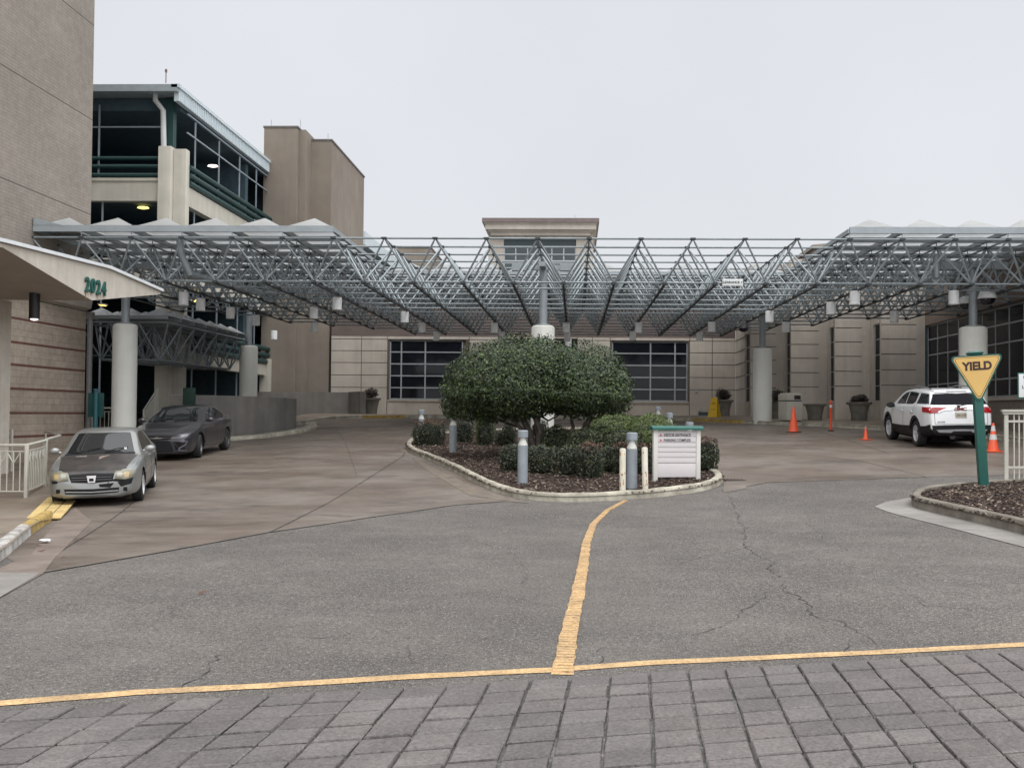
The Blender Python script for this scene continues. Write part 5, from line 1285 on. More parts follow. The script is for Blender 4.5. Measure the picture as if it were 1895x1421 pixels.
# fringe lobes hanging at the left skirt and a fuller shoulder
leafcloud(mb, TP(868, 758), px2m(52), 1.0, px2m(22), 2200, .085, rnd, .6)
leafcloud(mb, TP(835, 745), px2m(22), .8, px2m(34), 900, .085, rnd, .6)
leafcloud(mb, TP(905, 775), px2m(26), .6, px2m(14), 500, .08, rnd, .4)
leafcloud(mb, TP(945, 708), px2m(124), 1.85, px2m(74), 9000, .13, rnd, .6)
leafcloud(mb, TP(1005, 672), px2m(60), 1.7, px2m(48), 6000, .085, rnd, .7)
leafcloud(mb, TP(1012, 628), px2m(16), .4, px2m(14), 160, .07, rnd, .2); leafcloud(mb, TP(998, 626), px2m(7), .3, px2m(14), 60, .07, rnd, .2)
mb.build('crown', MATS['tree_leaf'], t, smooth=0, fixn=False)
mb = MB(base)
def stem(path, r0, r1):
    pts = chain([TP(a, b_, c) for a, b_, c in path], rnd, .025); k = len(pts); mb.tube(pts, [r0 + (r1 - r0) * i / (k - 1) for i in range(k)], 7)
stem([(990, 838, 0), (982, 800, 0), (965, 770, .1), (950, 735, .2), (940, 700, .3)], .11, .035)
stem([(985, 835, .1), (965, 795, 0), (940, 765, -.3), (915, 748, -.6)], .075, .02)
stem([(995, 838, -.1), (1000, 800, -.2), (985, 760, -.2), (978, 720, -.3), (970, 690, -.3)], .09, .03)
stem([(1000, 835, .2), (990, 790, .2), (1000, 765, .3), (1022, 742, .4), (1030, 720, .5)], .08, .025)
stem([(978, 800, .1), (960, 790, .5), (930, 780, .8), (905, 765, 1.)], .05, .015)
stem([(955, 755, 0), (935, 738, -.5), (920, 720, -.8)], .04, .015); stem([(985, 760, -.2), (1000, 740, -.6), (1012, 722, -.9)], .04, .015); stem([(960, 780, 0), (948, 760, .3), (935, 745, .6)], .035, .012)
stem([(1002, 770, .3), (1015, 778, .5), (1032, 770, .6), (1045, 752, .6)], .03, .012)
mb.build('trunk', M_bark, t)
base2 = Vector((P(1066, 815, YT_ + .6).x, YT_ + .6, gz(.1, YT_) + .1))
t = thing('clipped_tree', 'smaller tree with thin splayed trunks forming the right half of the domed crown', 'tree', base2)
mb = crown(t, base2, 1076, 97, 634, 728, 768, 1.9, 18000, rnd, None, .078)
leafcloud(mb, TP(1140, 745), px2m(34), .9, px2m(26), 1500, .085, rnd, .6)
leafcloud(mb, TP(1090, 752), px2m(40), 1.2, px2m(16), 900, .085, rnd, .5)
leafcloud(mb, TP(1045, 685), px2m(46), 1.6, px2m(45), 5000, .08, rnd, .6); leafcloud(mb, TP(1076, 712), px2m(89), 1.75, px2m(66), 6500, .13, rnd, .6)
mb.build('crown', MATS['tree_leaf'], t, smooth=0, fixn=False)
mb = MB(base2)
stem([(1058, 818, .6), (1060, 790, .6), (1056, 765, .6), (1045, 735, .7)], .06, .02)
stem([(1064, 820, .6), (1080, 790, .5), (1090, 768, .5), (1112, 745, .5)], .055, .018)
stem([(1082, 790, .5), (1098, 775, .8), (1120, 764, 1.), (1142, 752, 1.)], .03, .012); stem([(1058, 768, .6), (1070, 752, .3), (1078, 735, .2)], .03, .012)
stem([(1088, 800, .9), (1094, 775, .9), (1090, 750, .9)], .045, .015)
mb.build('trunk', M_bark, t)

def hedge(x0, x1, y0, y1, lab, mat='hedge_leaf', top=None, dens=1., Yf=None, cat='shrub', name='clipped_shrub', boxy=.55, size=.05, depth=None):
    p = G((x0 + x1) / 2, y1 - 3, .1) if Yf is None else Vector((P((x0 + x1) / 2, 800, Yf).x, Yf, 0))
    Y = p.y; rx = px2m((x1 - x0) / 2, Y) ; ry = depth or min(rx * .95, .65); Yc = Y + ry * .8
    zt_ = P((x0 + x1) / 2, y0, Yc - ry * .3).z; zb_ = gz(p.x, Yc) + .08
    c = Vector((P((x0 + x1) / 2, 800, Yc).x, Yc, (zt_ + zb_) / 2)); rz = (zt_ - zb_) / 2 * 1.08; rx *= Yc / Y * 1.05
    base = Vector((c.x, c.y, zb_)); t = thing(name, lab, cat, base)
    rnd = random.Random(int(x0 * 7 + y0)); mb = MB(base)
    area = 2 * (rx * 2 * rz * 2 + ry * 2 * rz * 2 + rx * ry * 2); n = int(area * 1100 * dens * (.05 / size) ** 1.5)
    ph = rnd.uniform(0, 6)
    for _ in range(n):
        v = Vector((rnd.gauss(0, 1), rnd.gauss(0, 1), rnd.gauss(0, 1))).normalized()
        m = max(abs(v.x), abs(v.y), abs(v.z)); k = (1 / m) * boxy + (1 - boxy)      # between ball and box
        k *= (rnd.uniform(.88, 1.03) if rnd.random() < .85 else rnd.uniform(.5, .9)) * (1 + .06 * math.sin(v.x * 8 + ph) * math.sin(v.z * 7 + ph) + .05 * math.sin(v.y * 11 + ph * 2))
        q = c + Vector((v.x * rx * k, v.y * ry * k, v.z * rz * k))
        if q.z < zb_: q.z = zb_ + .02
        mb.m = 1 if (top and (q.z - zb_) > 2 * rz * (.80 + rnd.uniform(-.12, .12))) else 0
        nrm = (v + Vector((rnd.gauss(0, .7), rnd.gauss(0, .7), rnd.gauss(0, .5) + .3))).normalized()
        leaf(mb, q, nrm, size * rnd.uniform(.6, 1.5), rnd)
    mb.build('foliage', [MATS[mat], MATS[top or mat]], t, smooth=0, fixn=False)
    mb = MB(base); s = random.Random(3)
    for q in range(6): a = q * 1.05; mb.tube([base, base + Vector((rx * .5 * math.cos(a), ry * .5 * math.sin(a), rz * 1.2))], [.015, .006], 5)
    mb.build('stems', M_bark, t)
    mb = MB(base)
    mb.lathe([(.0, .02), (rx * .62, .08), (rx * .72, rz), (rx * .6, rz * 1.55), (0, rz * 1.7)], base, 12, sy=ry / rx); mb.build('shadow_core', M_core, t)
    return t
hedge(766, 823, 779, 828, 'dark clipped shrub at the far left tip of the island', top='hedge_red')
hedge(843, 876, 779, 823, 'dark clipped shrub just right of the left-hand bollard')
hedge(884, 913, 778, 828, 'narrow dark shrub under the left part of the tree crown')
hedge(916, 949, 797, 829, 'small dark shrub between the narrow shrub and the tree trunks')
hedge(926, 978, 824, 876, 'dark clipped shrub directly behind the front left bollard')
hedge(972, 1030, 826, 881, 'dark clipped shrub right of the front left bollard')
hedge(1030, 1075, 826, 885, 'dark clipped shrub in the front row below the right tree trunks')
hedge(1070, 1118, 821, 889, 'clipped shrub with reddish top in the middle of the front row', top='hedge_red')
hedge(1110, 1140, 826, 878, 'narrow dark shrub just left of the left white post')
hedge(1134, 1172, 820, 882, 'reddish topped shrub partly behind the white posts', top='hedge_red')
hedge(1172, 1209, 822, 882, 'dark shrub between the right white post and the directory sign', top='hedge_red')
hedge(1284, 1329, 811, 876, 'bushy shrub at the right end of the island beyond the directory sign', top='hedge_red')
hedge(1215, 1290, 812, 868, 'dark shrub hidden behind the directory sign')
hedge(1003, 1058, 790, 826, 'low dark shrub behind the tree trunks', mat='dark_azalea', Yf=25.5, boxy=.2)
hedge(1048, 1120, 795, 830, 'dark loose shrub behind the front row, right of the trunks', mat='dark_azalea', Yf=24.5, boxy=.2)
hedge(1108, 1190, 797, 830, 'dark green spreading shrub behind the white posts', mat='dark_azalea', Yf=24.5, boxy=.2)
hedge(1150, 1232, 781, 815, 'bright green spreading shrub behind the left edge of the directory sign', mat='azalea_leaf', Yf=27, boxy=.1, depth=1.0)
hedge(1082, 1165, 779, 812, 'bright green spreading shrub right of the thin trunks', mat='azalea_leaf', Yf=28, boxy=.1, depth=1.0)
hedge(1095, 1180, 765, 800, 'rearmost green spreading shrub behind the right half of the tree crown', mat='azalea_leaf', Yf=31, boxy=.1, depth=1.2)
hedge(1165, 1250, 768, 805, 'green spreading shrub around the far bollards', mat='azalea_leaf', Yf=30, boxy=.1, depth=1.2, size=.05)
hedge(930, 955, 783, 800, 'small far shrub seen left of the tree trunks', Yf=30)
hedge(992, 1015, 779, 795, 'small far shrub at the foot of the centre column', Yf=31)
hedge(880, 915, 768, 800, 'lighter green far shrub under the left part of the crown', mat='azalea_leaf', Yf=31, boxy=.2)
# ================================================================== CARS
def car_paint(name, col, metal, rough, coat, dirt=.0, dcol=(.1, .09, .08)):
    return pm(name, col, rough, metal=metal, var=.04, vs=2, coat=coat, vcol=tuple(c * (1 - dirt) + d * dirt for c, d in zip(col, dcol)) if dirt else None)
M_tyre = pm('tyre_rubber', (.018, .018, .018), .85, var=.15); M_rim = pm('alloy_rim', (.55, .56, .57), .35, metal=.15, var=.1); M_rimd = pm('dark_alloy', (.14, .145, .15), .35, metal=.6)
M_cglass = pm('car_glass', (.012, .014, .015), .04, var=0, spec=.7); M_blkp = pm('black_plastic', (.012, .012, .013), .5, var=.1, spec=.2); M_well = pm('wheel_well', (.006, .006, .006), 1., var=0)
M_chrome = pm('chrome', (.62, .63, .64), .18, metal=.95, var=0); M_head = pm('headlamp_clear', (.20, .185, .13), .12, spec=.7, var=.1); M_amber = pm('amber_indicator', (.40, .30, .15), .2); M_red = pm('tail_red', (.32, .008, .012), .12, var=.1, spec=.7)
M_seam = pm('panel_gap', (.012, .012, .012), .9, var=0); M_plate = pm('number_plate', (.50, .47, .38), .5, var=.05); M_lens = pm('lamp_reflector', (.30, .29, .24), .3, metal=.2)

class Car:
    def __init__(s, name, label, cat, front, rear, wb, track, L, fo, prof, belt, plan, bot, tr, paint, tumble=.38, hn=0, group=None, low=None):
        s.wb, s.track, s.L, s.fo, s.tr = wb, track, L, fo, tr; s.hn = hn
        fwd = Vector((front.x - rear.x, front.y - rear.y, 0)).normalized(); left = Vector((-fwd.y, fwd.x, 0))
        mid = (front + rear) / 2; mid.z = 0; o = mid - left * track / 2
        gv = lambda v: Vector((v.x, v.y, gz(v.x, v.y) + .004))
        f3 = (gv(o + fwd * wb / 2) - gv(o - fwd * wb / 2)).normalized(); l3 = (gv(o + left * track / 2) - gv(o - left * track / 2)).normalized()
        u3 = f3.cross(l3).normalized(); l3 = u3.cross(f3)
        t = D.objects.new(name, None); C.objects.link(t); tag(t, label, cat, group)
        M = Matrix((f3, l3, u3)).transposed().to_4x4(); M.translation = (gv(o + fwd * wb / 2) + gv(o - fwd * wb / 2)) / 2; t.matrix_world = M
        s.t = t
        xf = wb / 2 + fo                                    # front bumper x
        s.X = lambda q: xf - q
        def itp(tab, q):
            for (a, va), (b_, vb) in zip(tab, tab[1:]):
                if a <= q <= b_: return va + (vb - va) * (q - a) / (b_ - a)
            return tab[-1][1] if q > tab[-1][0] else tab[0][1]
        st = sorted({0, .012, .03, .055, .09, .13, *[.17 + .045 * i for i in range(int((L - .34) / .045))], L - .13, L - .09, L - .055, L - .03, L - .012, L})
        def sm(tab, it):
            v = [itp(tab, q) for q in st]
            for _ in range(it): v = [v[0]] + [(v[i - 1] + 2 * v[i] + v[i + 1]) / 4 for i in range(1, len(v) - 1)] + [v[-1]]
            return v
        zt, zl, w_, zb = sm(prof, 2), sm(belt, 4), sm(plan, 3), sm(bot, 3)
        rings = []
        for i, q in enumerate(st):
            T, W, B_ = zt[i], w_[i], zb[i]; Z = min(zl[i], T - .045); h = T - Z; yr = W * .93 - max(0, h - .05) * tumble
            H = Z - B_
            pts = [(0, B_), (W * .8, B_), (W * .93, B_ + .04), (W * .975, B_ + .14 * H + .02), (W, B_ + .34 * H), (W * 1.004, B_ + .5 * H), (W * 1.0, B_ + .66 * H), (W * .992, B_ + .8 * H), (W * .975, Z - .06 * H), (W * .95, Z - .004),
                   (W * .925, Z + min(.012, h * .2))]
            yb_ = W * .925
            a = (yb_, pts[-1][1]); b_ = (max(.05, yr - .02), T - min(.06, h * .45))
            for k in (.33, .66, 1.): pts.append((a[0] + (b_[0] - a[0]) * k, a[1] + (b_[1] - a[1]) * k + .0))
            pts += [(max(.04, yr - .07), T - min(.028, h * .25)), (max(.03, yr - .17), T - min(.010, h * .1)), (max(.02, yr * .55), T + .0), (0, T + .006)]
            rings.append([(s.X(q), y, z) for y, z in pts])
        n = len(rings[0]); full = [r_ + [(x, -y, z) for (x, y, z) in r_[-2:0:-1]] for r_ in rings]; m = len(full[0])
        vs = [v for r_ in full for v in r_]; fs = [(i * m + j, i * m + (j + 1) % m, (i + 1) * m + (j + 1) % m, (i + 1) * m + j) for i in range(len(st) - 1) for j in range(m)]
        fs += [tuple(range(m)), tuple((len(st) - 1) * m + j for j in range(m))[::-1]]
        me = D.meshes.new('body'); me.from_pydata(vs, [], fs)
        bm = bmesh.new(); bm.from_mesh(me); bmesh.ops.recalc_face_normals(bm, faces=bm.faces[:]); bm.to_mesh(me)
        s.bvh = BVHTree.FromBMesh(bm); bm.free()
        me.materials.append(paint); me.materials.append(M_well)
        o = D.objects.new('body', me); C.objects.link(o)
        cb = MB()
        for ax in (wb / 2, -wb / 2):
            for sg in (-1, 1):
                r_ = tr + .055; k = 28; yy0, yy1 = sg * .48, sg * 1.3
                vs = [(ax + r_ * math.cos(2 * PI * j / k), y, tr + .01 + r_ * math.sin(2 * PI * j / k)) for y in (yy0, yy1) for j in range(k)]
                cb.add(vs, [tuple(range(k)), tuple(range(k, 2 * k))[::-1]] + [(j, (j + 1) % k, k + (j + 1) % k, k + j) for j in range(k)])
        cut = cb.build('cut', [M_well, M_well]); cut.data.polygons.foreach_set('material_index', [1] * len(cut.data.polygons))
        md = o.modifiers.new('b', 'BOOLEAN'); md.object = cut; md.operation = 'DIFFERENCE'; md.solver = 'EXACT'
        dg = bpy.context.evaluated_depsgraph_get(); dg.update(); nm = D.meshes.new_from_object(o.evaluated_get(dg)); nm.name = 'body'
        D.objects.remove(o); D.objects.remove(cut)
        if low:
            nm.materials.append(M_blkp); k_ = len(nm.materials) - 1
            for pl_ in nm.polygons:
                if pl_.material_index == 0 and pl_.center.z < low and abs(pl_.normal.z) < 2: pl_.material_index = k_
        nm.polygons.foreach_set('use_smooth', [True] * len(nm.polygons)); nm.set_sharp_from_angle(angle=rad(32))
        o = D.objects.new('body', nm); C.objects.link(o); o.parent = t; s.body = o
        mb = MB(); mb.box((-wb / 2 - .35, -.55, .16), (wb / 2 + .3, .55, .34)); mb.build('underbody', M_well, t)
    def hit(s, d, a, b):
        if d == 'L': o, v = Vector((a, 3, b)), Vector((0, -1, 0))
        elif d == 'R': o, v = Vector((a, -3, b)), Vector((0, 1, 0))
        elif d == 'T': o, v = Vector((a, b, 4)), Vector((0, 0, -1))
        elif d == 'F': o, v = Vector((5, a, b)), Vector((-1, 0, 0))
        else: o, v = Vector((-5, a, b)), Vector((1, 0, 0))
        loc, nn, _, _ = s.bvh.ray_cast(o, v)
        if loc is None: return None
        if nn.dot(v) > 0: nn = -nn
        return loc, nn, v
    def patch(s, name, d, A, B, mat, off=.006, n=14, m=6, parent=None, skirt=.02):
        """panel between two outlines A and B given in the view d, laid on the body"""
        def smp(pl, t_):
            ls = [0]
            for p, q in zip(pl, pl[1:]): ls.append(ls[-1] + math.hypot(q[0] - p[0], q[1] - p[1]))
            x = t_ * ls[-1]
            for k in range(len(pl) - 1):
                if x <= ls[k + 1] + 1e-9:
                    f = (x - ls[k]) / max(1e-9, ls[k + 1] - ls[k]); return (pl[k][0] + (pl[k + 1][0] - pl[k][0]) * f, pl[k][1] + (pl[k + 1][1] - pl[k][1]) * f)
            return pl[-1]
        vs = []; inn = []; last = None
        for i in range(n + 1):
            pa, pb = smp(A, i / n), smp(B, i / n)
            for j in range(m + 1):
                a, b_ = pa[0] + (pb[0] - pa[0]) * j / m, pa[1] + (pb[1] - pa[1]) * j / m
                h = s.hit(d, a, b_)
                if h is None and last is None:
                    continue_ = s.hit(d, (pa[0] + pb[0]) / 2, (pa[1] + pb[1]) / 2)
                    h = continue_ or (Vector((0, 0, 0)), Vector((0, 0, 1)), Vector((0, 0, -1)))
                if h is None:
                    l, nn, v = last; loc = l.copy()
                    if d in 'LR': loc.x, loc.z = a, b_
                    elif d == 'T': loc.x, loc.y = a, b_
                    else: loc.y, loc.z = a, b_
                    h = (loc, nn, v)
                last = h; loc, nn, v = h
                nn = (nn - v * .6).normalized()
                vs.append(loc + nn * off); inn.append(loc - nn * skirt)
        fs = []
        q = lambda i, j: i * (m + 1) + j
        for i in range(n):
            for j in range(m): fs.append((q(i, j), q(i + 1, j), q(i + 1, j + 1), q(i, j + 1)))
        N = len(vs); ed = [q(i, 0) for i in range(n + 1)] + [q(n, j) for j in range(1, m + 1)] + [q(i, m) for i in range(n - 1, -1, -1)] + [q(0, j) for j in range(m - 1, 0, -1)]
        allv = vs + inn
        for a, b_ in zip(ed, ed[1:] + ed[:1]): fs.append((b_, a, N + a, N + b_))
        mb = MB(); mb.add(allv, fs); o = mb.build(name, mat, parent or s.t, smooth=35, fixn=True)
        return o
    def line(s, name, d, pts, wd, mat, off=.003):
        """thin strip along a polyline in view d (panel gap, moulding)"""
        pl = []
        for (a, b_) in zip(pts, pts[1:]):
            n = max(2, int(math.hypot(b_[0] - a[0], b_[1] - a[1]) / .05))
            pl += [(a[0] + (b_[0] - a[0]) * k / n, a[1] + (b_[1] - a[1]) * k / n) for k in range(n)]
        pl.append(pts[-1]); A = []; B = []
        for i, p in enumerate(pl):
            a, b_ = pl[max(0, i - 1)], pl[min(len(pl) - 1, i + 1)]; dx, dy = b_[0] - a[0], b_[1] - a[1]; l = math.hypot(dx, dy) or 1
            A.append((p[0] - dy / l * wd / 2, p[1] + dx / l * wd / 2)); B.append((p[0] + dy / l * wd / 2, p[1] - dx / l * wd / 2))
        return s.patch(name, d, A, B, mat, off, n=len(pl) - 1, m=1, skirt=.004)
    def wheels(s, rimr, spokes, width, rmat, yoff=0., steer=0.):
        tr = s.tr
        for ax in (s.wb / 2, -s.wb / 2):
            for sg in (-1, 1):
                mb = MB(); w_ = width / 2; y = sg * (s.track / 2 + yoff); c = Vector((ax, y, tr))
                mb.lathe([(rimr - .005, -w_ * .9), (rimr + .02, -w_), (tr - .03, -w_), (tr - .006, -w_ * .82), (tr, -w_ * .6), (tr, w_ * .6), (tr - .006, w_ * .82), (tr - .03, w_), (rimr + .02, w_), (rimr - .005, w_ * .9)], (0, 0, 0), 36, 'y', cap=False)
                wh = mb.build('wheel', M_tyre, s.t); wh.location = c; wh.rotation_euler = (0, 0, steer if ax > 0 else 0)
                m1 = MB(); o_ = sg * w_ * .72
                m1.m = 1; m1.lathe([(0, o_ - sg * .06), (rimr, o_ - sg * .06), ], (0, 0, 0), 30, 'y'); m1.m = 0
                m1.lathe([(rimr, o_ - sg * .08), (rimr + .004, o_ + sg * .03), (rimr - .018, o_ + sg * .03), (rimr - .028, o_ - sg * .06)], (0, 0, 0), 36, 'y', cap=False); m1.lathe([(.055, o_ - sg * .06), (.05, o_ + sg * .0), (0, o_ + sg * .005)], (0, 0, 0), 16, 'y')
                for k in range(spokes):
                    a = 2 * PI * k / spokes + .2; u = Vector((math.cos(a), 0, math.sin(a))); v = Vector((-math.sin(a), 0, math.cos(a)))
                    m1.obox(u * (rimr * .52) + Vector((0, o_ - sg * .018, 0)), u, v, (0, 1, 0), rimr * .47, .017 if spokes > 6 else .030, .014)
                m1.build('rim', [rmat, M_well], wh)
    def mirror(s, x, y, z, mat, sz=.11, housing2=None):
        for sg in (-1, 1):
            mb = MB(); c = Vector((x, sg * y, z)); bm = bmesh.new(); bmesh.ops.create_uvsphere(bm, u_segments=16, v_segments=10, radius=1)
            for v in bm.verts: v.co = Vector((v.co.x * sz * .55 * (1 if v.co.x > 0 else .35), v.co.y * sz, v.co.z * sz * .66)) + c + Vector((0, sg * sz * .5, 0))
            bm.verts.index_update(); mb.add([v.co.copy() for v in bm.verts], [[v.index for v in f.verts] for f in bm.faces]); bm.free()
            mb.tube([c + Vector((0, -sg * .08, -.04)), c + Vector((0, sg * .04, -.02))], .022, 6); o = mb.build('mirror', mat, s.t)
            m1 = MB(); m1.lathe([(0, 0), (1, 0)], (0, 0, 0), 14, 'x', sx=sz * .85, sy=sz * .5); g = m1.build('mirror_glass', M_cglass, o); g.location = c + Vector((-sz * .2, sg * sz * .5, 0))
    def both(s, fn):
        for d, in ('L', 'R'): fn(d)
def fb(sg, pl): return [(sg * a, b_) for a, b_ in pl]

# ---------------- silver saloon
M_silver = car_paint('silver_paint', (.26, .27, .265), .5, .36, .6, .3, (.28, .26, .22))
M_hood = pm('peeling_black_hood', (.024, .022, .021), .38, var=.3, vs=5, vcol=(.062, .052, .046), fine=.2, fs=25)
fl, rl = G(259, 929), G(286, 899)
L_ = 4.51
c1 = Car('parked_sedan', 'silver saloon with a peeling black bonnet and battered front bumper at the left kerb', 'car', fl, rl, 2.535, 1.47, L_, .93,
         [(0, .60), (.04, .665), (.12, .71), (.35, .775), (.8, .865), (1.17, .925), (1.25, .95), (1.95, 1.345), (2.15, 1.385), (2.6, 1.41), (3.05, 1.385), (3.2, 1.35), (3.85, 1.045), (4.0, 1.02), (4.36, 1.0), (4.45, .95), (4.51, .70)],
         [(0, .6), (.3, .72), (1.2, .88), (2.5, .915), (3.6, .95), (4.51, .93)],
         [(0, .60), (.03, .665), (.08, .72), (.2, .785), (.45, .825), (.9, .845), (2.2, .855), (3.6, .85), (4.1, .82), (4.35, .77), (4.51, .66)],
         [(0, .24), (.1, .19), (.8, .19), (2.2, .17), (3.8, .2), (4.51, .30)], .308, M_silver, .42)
X = c1.X
c1.patch('bonnet', 'T', [(X(.17), -.60), (X(.115), -.40), (X(.085), 0), (X(.115), .40), (X(.17), .60)], [(X(1.10), -.71), (X(1.16), 0), (X(1.10), .71)], M_hood, .006, 16, 10)
c1.patch('bonnet_bare_patch', 'T', [(X(1.02), .10), (X(1.06), .20)], [(X(.95), .02), (X(.72), .03)], pm('bare_primer', (.22, .16, .13), .7, var=.3, vs=20), .010, 6, 2)
c1.patch('bonnet_bare_patch', 'T', [(X(1.04), -.42), (X(1.06), -.22)], [(X(1.0), -.44), (X(.98), -.24)], pm('bare_primer2', (.20, .19, .18), .6, var=.3, vs=20), .010, 6, 2)
c1.patch('bonnet_nose', 'F', [(-.44, .648), (-.36, .64), (0, .645), (.36, .64), (.44, .648)], [(-.60, .735), (-.4, .745), (0, .75), (.4, .745), (.60, .735)], M_hood, .005, 16, 4)
c1.patch('windscreen', 'T', [(X(1.27), -.64), (X(1.22), -.3), (X(1.21), 0), (X(1.22), .3), (X(1.27), .64)], [(X(1.93), -.50), (X(1.90), 0), (X(1.93), .50)], M_cglass, .006, 16, 10)
# light interior shape seen through the glass is the pillar reflection; wipers and sticker are real parts
for a, b_, c_, d_ in ((1.24, -.50, 1.38, -.02), (1.23, .08, 1.40, .50)):
    p, q = c1.hit('T', X(a), b_)[0], c1.hit('T', X(c_), d_)[0]; mb = MB(); mb.tube([p + Vector((0, 0, .02)), p.lerp(q, .5) + Vector((0, 0, .035)), q + Vector((0, 0, .02))], .010, 5); mb.build('wiper', M_blkp, c1.t)
p = c1.hit('T', X(1.36), .46); mb = MB(); mb.obox(p[0] + p[1] * .009, (0, 1, 0), (0, 0, 1), (1, 0, 0), .025, .03, .02); mb.build('windscreen_sticker', M_wht, c1.t)
c1.patch('cowl', 'T', [(X(1.15), -.66), (X(1.18), 0), (X(1.15), .66)], [(X(1.26), -.66), (X(1.21), 0), (X(1.26), .66)], M_blkp, .004, 12, 2)
c1.patch('rear_window', 'T', [(X(3.22), -.5), (X(3.2), 0), (X(3.22), .5)], [(X(3.78), -.58), (X(3.82), 0), (X(3.78), .58)], M_cglass, .005)
for d in 'LR':
    c1.patch('side_window', d, [(X(1.62), .935), (X(2.42), .955)], [(X(1.72), 1.03), (X(1.98), 1.20), (X(2.2), 1.295), (X(2.42), 1.325)], M_cglass, .005)
    c1.patch('side_window', d, [(X(2.48), .955), (X(3.25), .98)], [(X(2.48), 1.327), (X(2.9), 1.31), (X(3.20), 1.17), (X(3.32), 1.06)], M_cglass, .005)
    c1.line('door_seam', d, [(X(1.32), .90), (X(1.33), .30), (X(2.4), .28), (X(2.45), .95)], .008, M_seam)
    c1.line('door_seam', d, [(X(2.45), .28), (X(3.05), .30), (X(3.25), .62), (X(3.36), .96)], .008, M_seam)
    c1.line('side_moulding', d, [(X(1.15), .56), (X(3.1), .60)], .035, M_silver, .012)
    for x in (2.22, 3.14): c1.patch('door_handle', d, [(X(x), .82), (X(x + .16), .822)], [(X(x), .855), (X(x + .16), .857)], M_silver, .028, 4, 2)
for sg in (-1, 1):
    h = c1.patch('headlight', 'F', fb(sg, [(.415, .535), (.60, .52), (.72, .545)]), fb(sg, [(.42, .665), (.60, .69), (.76, .675)]), M_head, .012, 12, 5)
    c1.patch('lamp_bowl', 'F', fb(sg, [(.455, .57), (.54, .565)]), fb(sg, [(.455, .64), (.54, .65)]), M_lens, .016, 5, 4, parent=None)
    c1.patch('indicator', 'F', fb(sg, [(.58, .555), (.655, .56)]), fb(sg, [(.58, .645), (.665, .65)]), M_amber, .017, 5, 4)
    c1.patch('fog_lamp', 'F', fb(sg, [(.56, .30), (.63, .29)]), fb(sg, [(.56, .37), (.63, .37)]), M_blkp, .006, 5, 4)
    c1.patch('side_lamp_seam', 'F', fb(sg, [(.41, .525), (.60, .51), (.73, .535)]), fb(sg, [(.41, .545), (.60, .53), (.73, .555)]), M_seam, .008, 10, 1)
c1.patch('grille', 'F', [(-.36, .49), (0, .465), (.36, .49)], [(-.41, .635), (0, .65), (.41, .635)], M_blkp, .008, 14, 4)
for z in (.53, .575): c1.line('grille_bar', 'F', [(-.36, z), (.36, z)], .010, pm('grille_chrome', (.16, .16, .17), .4, metal=.5), .014)
p = c1.hit('F', 0, .56)[0]
mb = MB(); mb.prism([(p.x + .02, -.085, .61), (p.x + .02, .085, .61), (p.x + .02, .06, .48), (p.x + .02, -.06, .48)], (.02, 0, 0)); mb.build('grille_badge_frame', pm('white_chrome', (.7, .71, .73), .35, metal=.3), c1.t)
mb = MB(); mb.box((p.x + .0405, -.04, .505), (p.x + .046, .04, .56)); mb.build('badge_recess', M_blkp, c1.t)
c1.patch('lower_grille', 'F', [(-.47, .275), (0, .25), (.47, .275)], [(-.49, .37), (0, .355), (.49, .37)], M_blkp, .006, 14, 3)
c1.line('bumper_slat', 'F', [(-.46, .315), (0, .295), (.47, .31)], .014, pm('scuffed_silver', (.36, .36, .35), .5, var=.2), .016)
c1.patch('bumper_scuff', 'F', [(.14, .385), (.33, .375)], [(.12, .44), (.40, .46)], M_blkp, .005, 6, 3); c1.patch('bumper_scuff', 'F', [(.52, .38), (.70, .43)], [(.46, .47), (.73, .53)], M_blkp, .005, 6, 3); c1.patch('bumper_scuff', 'F', [(.36, .49), (.60, .47)], [(.36, .53), (.66, .52)], M_blkp, .005, 6, 3)
c1.patch('bumper_scuff', 'F', [(-.70, .47), (-.60, .485)], [(-.71, .52), (-.60, .52)], M_blkp, .005, 5, 2); c1.line('bumper_crack', 'F', [(.30, .53), (.29, .46), (.30, .37), (.34, .34)], .012, M_blkp, .006)
c1.patch('hanging_trim', 'F', [(-.52, .215), (0, .19), (.50, .20), (.60, .235)], [(-.50, .262), (0, .243), (.50, .262), (.60, .30)], M_silver, .03, 14, 3)
c1.wheels(.195, 8, .195, M_rim, .0, 0)
c1.mirror(X(1.52), .86, 1.0, M_silver, .105)
c1.t.matrix_world = c1.t.matrix_world @ Matrix.Diagonal((.95, .93, .94, 1))

# ---------------- dark grey saloon
M_gun = car_paint('gunmetal_paint', (.040, .039, .045), .45, .28, .9)
fl, rl = G(368, 846), G(413, 833)
c2 = Car('parked_sedan', 'dark grey sports saloon parked behind the silver one', 'car', fl, rl, 2.825, 1.60, 4.88, .98,
         [(0, .62), (.03, .70), (.12, .76), (.4, .85), (.9, .93), (1.25, .985), (1.32, 1.01), (2.15, 1.385), (2.4, 1.425), (2.8, 1.445), (3.3, 1.415), (3.5, 1.38), (4.25, 1.10), (4.4, 1.09), (4.75, 1.10), (4.82, 1.05), (4.88, .80)],
         [(0, .65), (.3, .76), (1.2, .93), (2.6, .97), (3.8, 1.0), (4.88, 1.0)],
         [(0, .66), (.03, .73), (.1, .80), (.25, .86), (.6, .90), (1.2, .915), (2.4, .92), (3.8, .92), (4.4, .88), (4.7, .82), (4.88, .70)],
         [(0, .22), (.1, .17), (.8, .18), (2.4, .17), (4.0, .2), (4.88, .32)], .335, M_gun, .46)
X = c2.X
